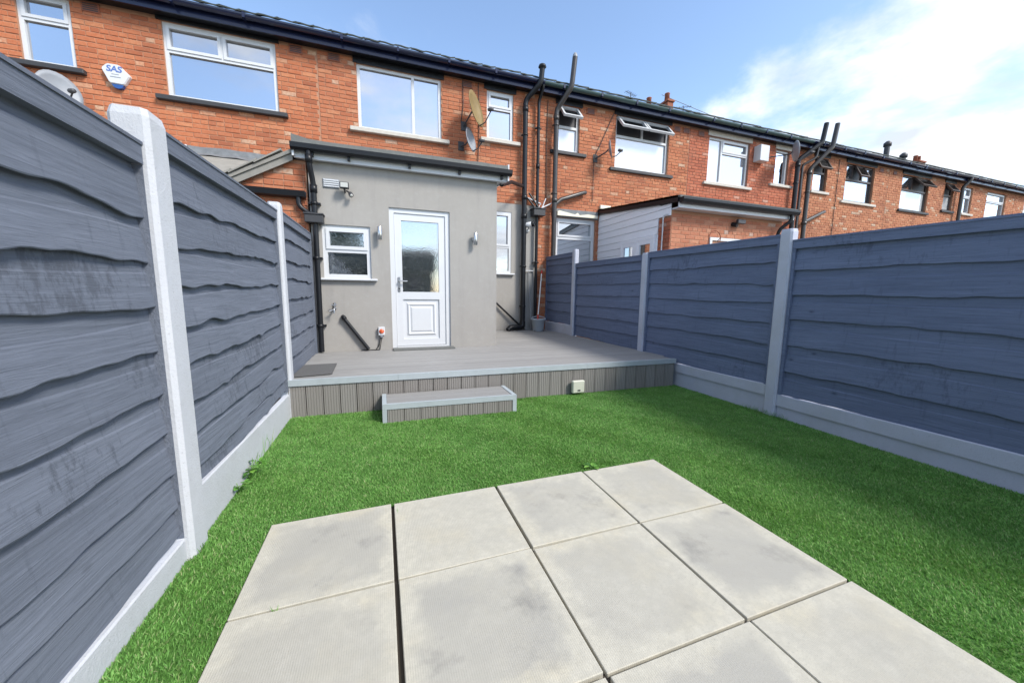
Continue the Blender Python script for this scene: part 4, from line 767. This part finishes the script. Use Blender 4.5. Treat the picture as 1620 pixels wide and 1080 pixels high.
# ------------------------------------------------------------------ deck and step
dyf = lambda x: 3.835-.0176*(x+.865)     # front edge
deck = thing('raised_deck', 'grey brown composite deck with pale trim in front of the extension', 'deck', (1.4, 5.0, 0))
MB().hexa([(-.86, dyf(-.86)+.05, 0), (3.60, dyf(3.6)+.05, 0), (3.60, YF-.05, 0), (-.86, YF-.05, 0), (-.86, dyf(-.86)+.05, DZ-.03), (3.60, dyf(3.6)+.05, DZ-.03), (3.60, YF-.05, DZ-.03), (-.86, YF-.05, DZ-.03)]).build('frame', 'soil', deck)
y = 3.875; k = 0
while y < YF-.06:
    y1 = min(y+.142, YF-.02); xa = -.878; xb = 3.68
    if y < 3.9:
        m = MB().hexa([(xa, dyf(xa)+.042, DZ-.028), (3.62, dyf(3.62)+.042, DZ-.028), (3.62, y1, DZ-.028), (xa, y1, DZ-.028), (xa, dyf(xa)+.042, DZ), (3.62, dyf(3.62)+.042, DZ), (3.62, y1, DZ), (xa, y1, DZ)])
    elif y1 < EY: m = MB().bbox(xa, 3.678, y, y1, DZ-.028, DZ+random.uniform(-.0008, .0008), .003)
    elif y < EY: m = MB().bbox(xa, 3.678, y, EY-.002, DZ-.028, DZ, .003); y1 = EY-.002
    else: m = MB().bbox(1.72, 3.678, y, y1, DZ-.028, DZ+random.uniform(-.0008, .0008), .003)
    m.build('deck_board', 'deck_board', deck); y = y1+.005 if y < 3.9 or y1 != EY-.002 else EY+.003
def slant(m, xa, xb, o0, o1, z0, z1): return m.hexa([(xa, dyf(xa)+o0, z0), (xb, dyf(xb)+o0, z0), (xb, dyf(xb)+o1, z0), (xa, dyf(xa)+o1, z0), (xa, dyf(xa)+o0, z1), (xb, dyf(xb)+o0, z1), (xb, dyf(xb)+o1, z1), (xa, dyf(xa)+o1, z1)])
for xa, xb in ((-.868, .128), (.130, 2.30), (2.302, 3.63)):
    m = MB(); slant(m, xa, xb, -.006, .040, DZ-.004, DZ+.006); slant(m, xa, xb, -.006, .002, DZ-.052, DZ-.0041); m.build('edge_trim', 'deck_trim', deck)
nb = 30; pw = (3.615+.862)/nb
def grooved(m, xa, xb, yf, z0, z1, ng=6, slope=None):
    """upright board with shallow grooves cut into its face"""
    w_ = xb-xa; P = []; g = .006
    xs = [(xa, 0), ]
    for k in range(ng):
        c = xa+w_*(k+.5)/ng; xs += [(c-g/2-.001, 0), (c-g/2, .004), (c+g/2, .004), (c+g/2+.001, 0)]
    xs += [(xb, 0)]
    n = len(xs); v = [(x, yf(x)+d, z0) for x, d in xs]+[(x, yf(x)+d, z1) for x, d in xs]+[(xa, yf(xa)+.02, z0), (xb, yf(xb)+.02, z0), (xb, yf(xb)+.02, z1), (xa, yf(xa)+.02, z1)]
    f = [(i, i+1, n+i+1, n+i) for i in range(n-1)]+[(0, n, 2*n+3, 2*n), (n-1, 2*n+1, 2*n+2, 2*n-1), (2*n, 2*n+1, 2*n+2, 2*n+3)]
    return m.add(v, f)
for k in range(nb):
    xa = -.862+k*pw+.004; xb = xa+pw-.008; grooved(MB(), xa, xb, lambda x: dyf(x)+.006, -.03, DZ-.05).build('skirting_board', 'skirt_board', deck)
step = thing('deck_step', 'low composite step box with pale edging on the grass before the deck', 'step', (.61, 3.5, 0)); SX0, SX1, SZ = -.03, 1.255, .158
syf = lambda x: 3.425-.05*(x-SX0)/(SX1-SX0)
for k in range(3):
    a0, a1 = k/3+.006, (k+1)/3-.006; L = lambda x, t_: (syf(x)+.032)+(dyf(x)-.012-syf(x)-.032)*t_
    xa, xb = SX0+.042, SX1-.042
    MB().hexa([(xa, L(xa, a0), SZ-.03), (xb, L(xb, a0), SZ-.03), (xb, L(xb, a1), SZ-.03), (xa, L(xa, a1), SZ-.03), (xa, L(xa, a0), SZ-.001), (xb, L(xb, a0), SZ-.001), (xb, L(xb, a1), SZ-.001), (xa, L(xa, a1), SZ-.001)]).build('tread_board', 'deck_board', step)
MB().hexa([(SX0+.02, syf(SX0)+.03, 0), (SX1-.02, syf(SX1)+.03, 0), (SX1-.02, dyf(SX1)-.02, 0), (SX0+.02, dyf(SX0)-.02, 0), (SX0+.02, syf(SX0)+.03, SZ-.034), (SX1-.02, syf(SX1)+.03, SZ-.034), (SX1-.02, dyf(SX1)-.02, SZ-.034), (SX0+.02, dyf(SX0)-.02, SZ-.034)]).build('frame', 'soil', step)
def hx(xa, xb, ya0, ya1, yb0, yb1, z0, z1): return MB().hexa([(xa, ya0, z0), (xb, yb0, z0), (xb, yb1, z0), (xa, ya1, z0), (xa, ya0, z1), (xb, yb0, z1), (xb, yb1, z1), (xa, ya1, z1)])
f0, f1 = syf(SX0), syf(SX1); b0, b1 = dyf(SX0)-.005, dyf(SX1)-.005
hx(SX0, SX1, f0, f0+.030, f1, f1+.030, SZ-.002, SZ+.005).build('edge_trim', 'deck_trim', step); hx(SX0, SX1, f0, f0+.008, f1, f1+.008, SZ-.045, SZ-.0022).build('edge_trim', 'deck_trim', step)
for xa, xb in ((SX0, SX0+.040), (SX1-.040, SX1)): hx(xa, xb, syf(xa)+.031, dyf(xa)-.012, syf(xb)+.031, dyf(xb)-.012, SZ-.002, SZ+.0045).build('edge_trim', 'deck_trim', step); hx(xa, xb, syf(xa)+.001, syf(xa)+.012, syf(xb)+.001, syf(xb)+.012, -.03, SZ-.0455).build('corner_trim', 'deck_trim', step)
for xa, xb in ((SX0, SX0+.008), (SX1-.008, SX1)): hx(xa, xb, syf(xa)+.0125, dyf(xa)-.012, syf(xb)+.0125, dyf(xb)-.012, SZ-.045, SZ-.0025).build('edge_trim', 'deck_trim', step); hx(xa+.001, xb-.001, syf(xa)+.0125, dyf(xa)-.012, syf(xb)+.0125, dyf(xb)-.012, -.03, SZ-.0455).build('side_board', 'skirt_board', step)
n_ = 8; pw = (SX1-SX0-.084)/n_
for k in range(n_): xa = SX0+.042+k*pw+.003; grooved(MB(), xa, xa+pw-.006, lambda x: syf(x)+.006, -.03, SZ-.046).build('skirting_board', 'skirt_board', step)
t_ = thing('door_mat', 'dark grey rubber mat lying at the left end of the deck', 'mat', (-.67, 4.27, DZ)); MB().hexa([(-.845, 3.96, DZ+.008), (-.50, 4.02, DZ+.008), (-.515, 4.58, DZ+.008), (-.845, 4.56, DZ+.008), (-.845, 3.96, DZ+.018), (-.50, 4.02, DZ+.018), (-.515, 4.58, DZ+.018), (-.845, 4.56, DZ+.018)]).build('mat', 'rubber_mat', t_)

# ------------------------------------------------------------------ fences
def waney(y0, y1, x, zc, h, side, tilt, seed, wav=.010, nseg=60, lap=.028):
    """one lapped board lying along Y at plane x; side=+1 faces +X. lower edge wavy"""
    r_ = random.Random(seed); ph = [r_.uniform(0, 6.3) for _ in range(5)]; fr_ = [r_.uniform(1.2, 2.2), r_.uniform(3, 5), r_.uniform(7, 10), r_.uniform(15, 21), r_.uniform(30, 44)]; am = [.50, .45, .30, .20, .14]
    bumps = [(r_.uniform(y0, y1), r_.uniform(.03, .12), r_.uniform(-1.5, 1.1)) for _ in range(5)]
    rf_ = r_.uniform(.5, .62); V, F_ = [], []
    for k in range(nseg+1):
        y = y0+(y1-y0)*k/nseg; e = wav*(sum(a*math.sin(f*y+p) for a, f, p in zip(am, fr_, ph))+sum(b*math.exp(-((y-c)/w_)**2) for c, w_, b in bumps)); dz = tilt*(y-(y0+y1)/2)
        zb, zt = zc-h/2+e+dz, zc+h/2+dz; bow = .004*math.sin(fr_[1]*y+ph[2])
        rz_ = zc+h*(rf_-.5)+.9*wav*(math.sin(fr_[0]*y*1.3+ph[3])+.6*math.sin(fr_[1]*y+ph[4]))+dz
        pts = [(-.004, zt), (.001+bow*.4, rz_+.006), (.0055+bow*.5, rz_), (lap+bow, zb+.004), (lap-.002+bow, zb), (lap-.010+bow, zb+.001), (-.014, zt)]
        V += [(x+side*d, y, z) for d, z in pts]
    n = 7
    for k in range(nseg):
        for i in range(n): F_.append((k*n+i, k*n+(i+1) % n, (k+1)*n+(i+1) % n, (k+1)*n+i))
    F_ += [tuple(range(n)), tuple(range(nseg*n, nseg*n+n))]
    return MB().add(V, F_)
def panel(label, x, side, y0, y1, z0, z1, lines, mat, seed, dz=0.0, batten=True, rail=.07):
    """lines: z of the board lower edges from the top; dz: rise from y0 to y1"""
    tl = dz/(y1-y0); L = list(lines); fence = FENCE[side]
    m = MB(); yc = (y0+y1)/2; z_ = lambda y, z: z+tl*(y-yc)
    xa, xb = x+side*.036, x-side*.012
    m.hexa([(xa, y0, z_(y0, z1-rail)), (xb, y0, z_(y0, z1-rail)), (xb, y1, z_(y1, z1-rail)), (xa, y1, z_(y1, z1-rail)), (xa, y0, z_(y0, z1)), (xb, y0, z_(y0, z1)), (xb, y1, z_(y1, z1)), (xa, y1, z_(y1, z1))]); m.hexa([(x+side*.041, y0, z_(y0, z1+.0005)), (x-side*.02, y0, z_(y0, z1+.0005)), (x-side*.02, y1, z_(y1, z1+.0005)), (x+side*.041, y1, z_(y1, z1+.0005)), (x+side*.041, y0, z_(y0, z1+.013)), (x-side*.02, y0, z_(y0, z1+.013)), (x-side*.02, y1, z_(y1, z1+.013)), (x+side*.041, y1, z_(y1, z1+.013))]); t_ = m.build('fence_panel', mat, fence); t_['label'] = label
    for ya, yb in ((y0, y0+.028), (y1-.028, y1)):
        MB().hexa([(x+side*.033, ya, z_(ya, L[-1]-.01)), (x-side*.012, ya, z_(ya, L[-1]-.01)), (x-side*.012, yb, z_(yb, L[-1]-.01)), (x+side*.033, yb, z_(yb, L[-1]-.01)), (x+side*.033, ya, z_(ya, z1-rail-.002)), (x-side*.012, ya, z_(ya, z1-rail-.002)), (x-side*.012, yb, z_(yb, z1-rail-.002)), (x+side*.033, yb, z_(yb, z1-rail-.002))]).build('batten', mat, t_)
    MB().box(min(x-side*.014, x-side*.03), max(x-side*.014, x-side*.03), yc-.02, yc+.02, L[-1], z1-rail-.01).build('back_batten', mat, t_)
    prev = z1-rail*.4; r_ = random.Random(seed)
    for i, zl in enumerate(L):
        h = prev-zl+.052; waney(y0+.01, y1-.01, x, zl+h/2, h, side, tl+r_.uniform(-.004, .004), seed*31+i, .0115 if side > 0 else .008, lap=.022 if side > 0 else .019).build('board', mat, t_); prev = zl
    return t_
FENCE = {1: thing('garden_fence', 'left garden fence of worn grey lapped boards between white concrete posts', 'fence', (-.885, 2, 0)), -1: thing('garden_fence', 'right garden fence of navy lapped boards between pale concrete posts', 'fence', (3.69, 2.5, 0))}
def post(label, x, y, z1, mat, lean=(0, 0), w_=.10, d_=.115, z0=-.05, group='concrete fence posts'):
    m = MB(); b = .012; ly, lx = lean[1], lean[0]
    def ringh(z, cap=1.0, drop=0.0):
        ox, oy = lx*(z-z0)/(z1-z0), ly*(z-z0)/(z1-z0); a, c = w_/2*cap, d_/2*cap; bb = .016
        q = [(-a, -c+bb), (-a+bb, -c), (a-bb, -c), (a, -c+bb), (a, c-bb), (a-bb, c), (-a+bb, c), (-a, c-bb)]
        return [(x+ox+u_, y+oy+v_, z) for u_, v_ in q]
    N = 8; P = ringh(z0)+ringh(z1-.03)+ringh(z1, .90); F_ = [(k*N+i, k*N+(i+1) % N, (k+1)*N+(i+1) % N, (k+1)*N+i) for k in range(2) for i in range(N)]+[tuple(range(2*N, 3*N))]
    m.add(P, F_); o = m.build('concrete_post', mat, FENCE[1 if x < 0 else -1]); o['label'] = label; return o
def gravel(label, x, y0, y1, z0, z1, mat, dz=0.0, side=1, th=.045):
    fence = FENCE[1 if x < 0 else -1]; yc = (y0+y1)/2; s_ = dz/(y1-y0)
    def q(y, z): return z+s_*(y-yc)
    m = MB(); b = .006; pr = [(-th/2, -1), (th/2, -1), (th/2, 1), (th/2-b, 2), (-th/2+b, 2), (-th/2, 1)]
    V = []
    for y in (y0, y1):
        for dx_, k in pr: V.append((x+dx_, y, q(y, z0 if k < 0 else (z1-b if k == 1 else z1))))
    m.add(V, [(i, (i+1) % 6, 6+(i+1) % 6, 6+i) for i in range(6)]+[tuple(range(6)), tuple(range(6, 12))]); o = m.build('gravel_board', mat, fence); o['label'] = label; return o
LX, RX = -.885, 3.69
LXp = LX-.0
post('white concrete post in the left fence nearest the camera', LX+.0, 1.945, 1.86, 'white_concrete', (.0, .0), w_=.125, d_=.145); post('white concrete post in the left fence at the deck corner', LX+.01, 3.90, 1.955, 'white_concrete'); post('white concrete post of the left fence by the patio edge', LX, .00, 1.80, 'white_concrete'); post('white concrete post of the left fence behind the patio', LX, -1.95, 1.75, 'white_concrete')
panel('worn grey left fence panel nearest the camera', LX, 1, .055, 1.90, .11, 1.72, [1.455, 1.275, 1.10, .925, .75, .575, .40, .24, .105], 'fence_paint_worn', 3, .0)
panel('worn grey left fence panel with peeling paint between the two white posts', LX, 1, 2.015, 3.84, .22, 1.85, [1.585, 1.40, 1.21, 1.03, .85, .67, .50, .345, .235], 'fence_paint_worn', 5, .045)
panel('short worn grey left fence panel ending at the extension', LX+.002, 1, 3.96, 5.50, .35, 1.905, [1.68, 1.49, 1.30, 1.11, .92, .73, .54, .345], 'fence_paint_worn', 8, .02)
panel('worn grey left fence panel behind the camera', LX, 1, -1.89, -.055, .11, 1.68, [1.44, 1.26, 1.09, .92, .75, .58, .40, .24, .10], 'fence_paint_worn', 9, .0)
MB().bbox(LX-.03, LX+.035, 5.505, 5.545, .33, 1.90, .004).build('end_batten', 'fence_paint_worn', FENCE[1])
gravel('white gravel board under the nearest left fence panel', LX+.012, .05, 1.90, -.05, .108, 'white_concrete', -.035); gravel('white gravel board under the left fence panel by the deck', LX+.012, 2.01, 3.845, -.05, .232, 'white_concrete', -.03); gravel('white gravel board under the left fence behind the camera', LX+.012, -1.9, -.05, -.05, .10, 'white_concrete')
post('tall pale post in the right fence nearest the camera', RX-.01, 2.50, 1.81, 'lilac_concrete'); post('pale right fence post at the front part of the deck', RX-.01, 4.50, 1.79, 'lilac_concrete'); post('slim pale right fence post far back, taller than its panels', RX-.01, 6.62, 2.07, 'lilac_concrete'); post('pale right fence post beside the patio', RX-.01, .55, 1.74, 'lilac_concrete'); post('pale right fence post behind the camera', RX-.01, -1.4, 1.7, 'lilac_concrete')
panel('navy right fence panel nearest the camera', RX, -1, .61, 2.44, .22, 1.675, [1.415, 1.185, .95, .70, .44, .215], 'fence_paint', 13, .03)
panel('navy right fence panel in front of the deck edge', RX, -1, 2.56, 4.44, .28, 1.765, [1.52, 1.32, 1.12, .92, .72, .50, .285], 'fence_paint', 14, .03)
panel('navy right fence panel beside the deck middle', RX, -1, 4.56, 6.56, .345, 1.765, [1.56, 1.36, 1.16, .96, .76, .56, .348], 'fence_paint', 15, .02)
panel('navy right fence panel farthest back by the house', RX, -1, 6.68, 7.97, .55, 2.02, [1.82, 1.62, 1.42, 1.22, 1.02, .82, .56], 'fence_paint', 16, .02)
panel('navy right fence panel behind the camera', RX, -1, -1.34, .49, .22, 1.64, [1.40, 1.17, .93, .69, .44, .215], 'fence_paint', 17, .0)
for (a, b, lo, hi, w_) in ((.605, 2.445, .105, .225, 'nearest right'), (2.555, 4.445, .165, .285, 'right deck edge')):
    gravel('upper pale gravel board of the %s fence panel' % w_, RX-.012, a, b, lo+.006, hi, 'lilac_concrete', -.015); gravel('lower pale gravel board of the %s fence panel' % w_, RX+.004, a, b, -.05, lo+.022, 'lilac_concrete', -.015)
gravel('pale gravel board of the farthest right fence panel', RX-.012, 6.68, 7.97, .34, .55, 'lilac_concrete'); gravel('pale gravel board of the right fence behind the camera', RX-.012, -1.34, .49, -.05, .215, 'lilac_concrete')

# ------------------------------------------------------------------ weeds
def weed(label, x, y, n, h, w_, seed, z0=-.02):
    r_ = random.Random(seed); t_ = thing('weed', label, 'weed', (x, y, z0)); m = MB(); st = MB()
    for i in range(n):
        a = r_.uniform(0, 6.28); ln = h*r_.uniform(.5, 1); d = Vector((math.cos(a), math.sin(a), 0)); tip = Vector((x, y, z0))+d*ln*r_.uniform(.3, .7)+Vector((0, 0, ln)); st.tube([(x, y, z0), (Vector((x, y, z0))+tip)/2+Vector((0, 0, .01)), tip], .0016, 5)
        for k in range(3):
            b = a+(k-1)*.9+r_.uniform(-.3, .3); dd = Vector((math.cos(b), math.sin(b), r_.uniform(-.2, .4))).normalized(); s_ = dd.cross(Vector((0, 0, 1))).normalized(); L_ = w_*r_.uniform(.7, 1.2); c = tip
            m.add([c, c+dd*L_*.35+s_*L_*.30+Vector((0, 0, .002)), c+dd*L_*.75+s_*L_*.24, c+dd*L_-Vector((0, 0, .003)), c+dd*L_*.75-s_*L_*.24, c+dd*L_*.35-s_*L_*.30+Vector((0, 0, .002))], [(0, 1, 2, 3), (0, 3, 4, 5)])
    st.build('stem', 'leaf', t_); m.build('foliage', 'leaf', t_)
def tuft(label, x, y, n, h, seed, z0=-.02, spread=.03, mat='grass_blade', yspread=None):
    r_ = random.Random(seed); m = MB()
    for i in range(n):
        a = r_.uniform(0, 6.28); ln = h*r_.uniform(.55, 1); bx, by = x+r_.uniform(-spread, spread)*.6, y+r_.uniform(-1, 1)*(yspread or spread); lx, ly = math.cos(a)*ln*.35, math.sin(a)*ln*.35; w_ = .0016
        m.add([(bx-w_, by, z0), (bx+w_, by, z0), (bx+lx*.4+w_*.8, by+ly*.4, z0+ln*.6), (bx+lx*.4-w_*.8, by+ly*.4, z0+ln*.6), (bx+lx, by+ly, z0+ln)], [(0, 1, 2, 3), (3, 2, 4)])
    tag(m.build('grass_tuft', mat, None, (x, y, z0)), label, 'grass tuft', 'grass tufts at the edges')
weed('leafy green weed growing against the white left gravel board', -.825, 2.62, 11, .11, .045, 1); weed('small leafy weed against the left gravel board nearer the near post', -.83, 2.45, 6, .08, .04, 2); weed('flat leafy weed between grass and slabs at the back edge', 1.31, 2.05, 6, .035, .05, 4)
tuft('thin long grass stalks against the left gravel board', -.84, 2.85, 26, .16, 5, yspread=.30); tuft('grass tuft at the foot of the nearest right post', 3.60, 2.52, 130, .085, 6, spread=.05, yspread=.22); tuft('dry sprig growing in the left paving joint', -.41, 1.440, 8, .055, 7, z0=-.03, spread=.01); tuft('dry sprig at the top of the second paving joint', .045, 1.93, 6, .05, 8, z0=-.03, spread=.012); tuft('grass tuft at the foot of the near left post', -.81, 1.91, 24, .07, 9, spread=.04)

# ------------------------------------------------------------------ behind the camera: garage and tree seen mirrored in the door glass
ga = thing('garage', 'dark garage behind the garden mirrored in the door glass', 'garage', (-.6, -8.2, 0))
MB().box(-4.0, 2.6, -12, -8.1, 0, 2.3).build('wall', 'roof_tile', ga)
MB().prism([(-12.3, 2.25), (-7.85, 2.25), (-7.85, 2.32), (-8.1, 3.1), (-10.1, 3.6), (-12.3, 2.35)], -4.3, 2.75, 'yz').build('roof', 'roof_tile', ga)
gd = MB().box(-.5, 1.9, -8.1, -8.06, 0, 2.0).build('door', 'dark_metal', ga)
for k in range(8): MB().box(-.48+k*.298, -.21+k*.298, -8.058, -8.04, .05, 1.95).build('panel', 'dark_metal', gd)
tr_ = thing('garden_tree', 'dark leafy tree behind the garden mirrored in the small window', 'tree', (-2.2, -9.4, 0))
MB().tube([(-2.2, -13.0, 0), (-2.15, -13.0, 2), (-2.3, -13.1, 4.2)], [.16, .13, .06], 10).build('trunk', 'bark', tr_)
r_ = random.Random(2); m = MB()
for i in range(1500):
    a, b, c = r_.gauss(0, 1), r_.gauss(0, 1), r_.gauss(0, 1); n_ = math.sqrt(a*a+b*b+c*c); q = r_.random()**.4; p = Vector((-2.3+1.5*q*a/n_, -13+1.3*q*b/n_, 4.5+1.4*q*c/n_)); s_ = r_.uniform(.07, .15)
    d1 = Vector((r_.gauss(0, 1), r_.gauss(0, 1), r_.gauss(0, 1))).normalized(); d2 = d1.orthogonal().normalized(); m.add([p-d1*s_, p+d2*s_*.6, p+d1*s_, p-d2*s_*.6], [(0, 1, 2, 3)])
m.build('crown', 'tree_leaf', tr_)
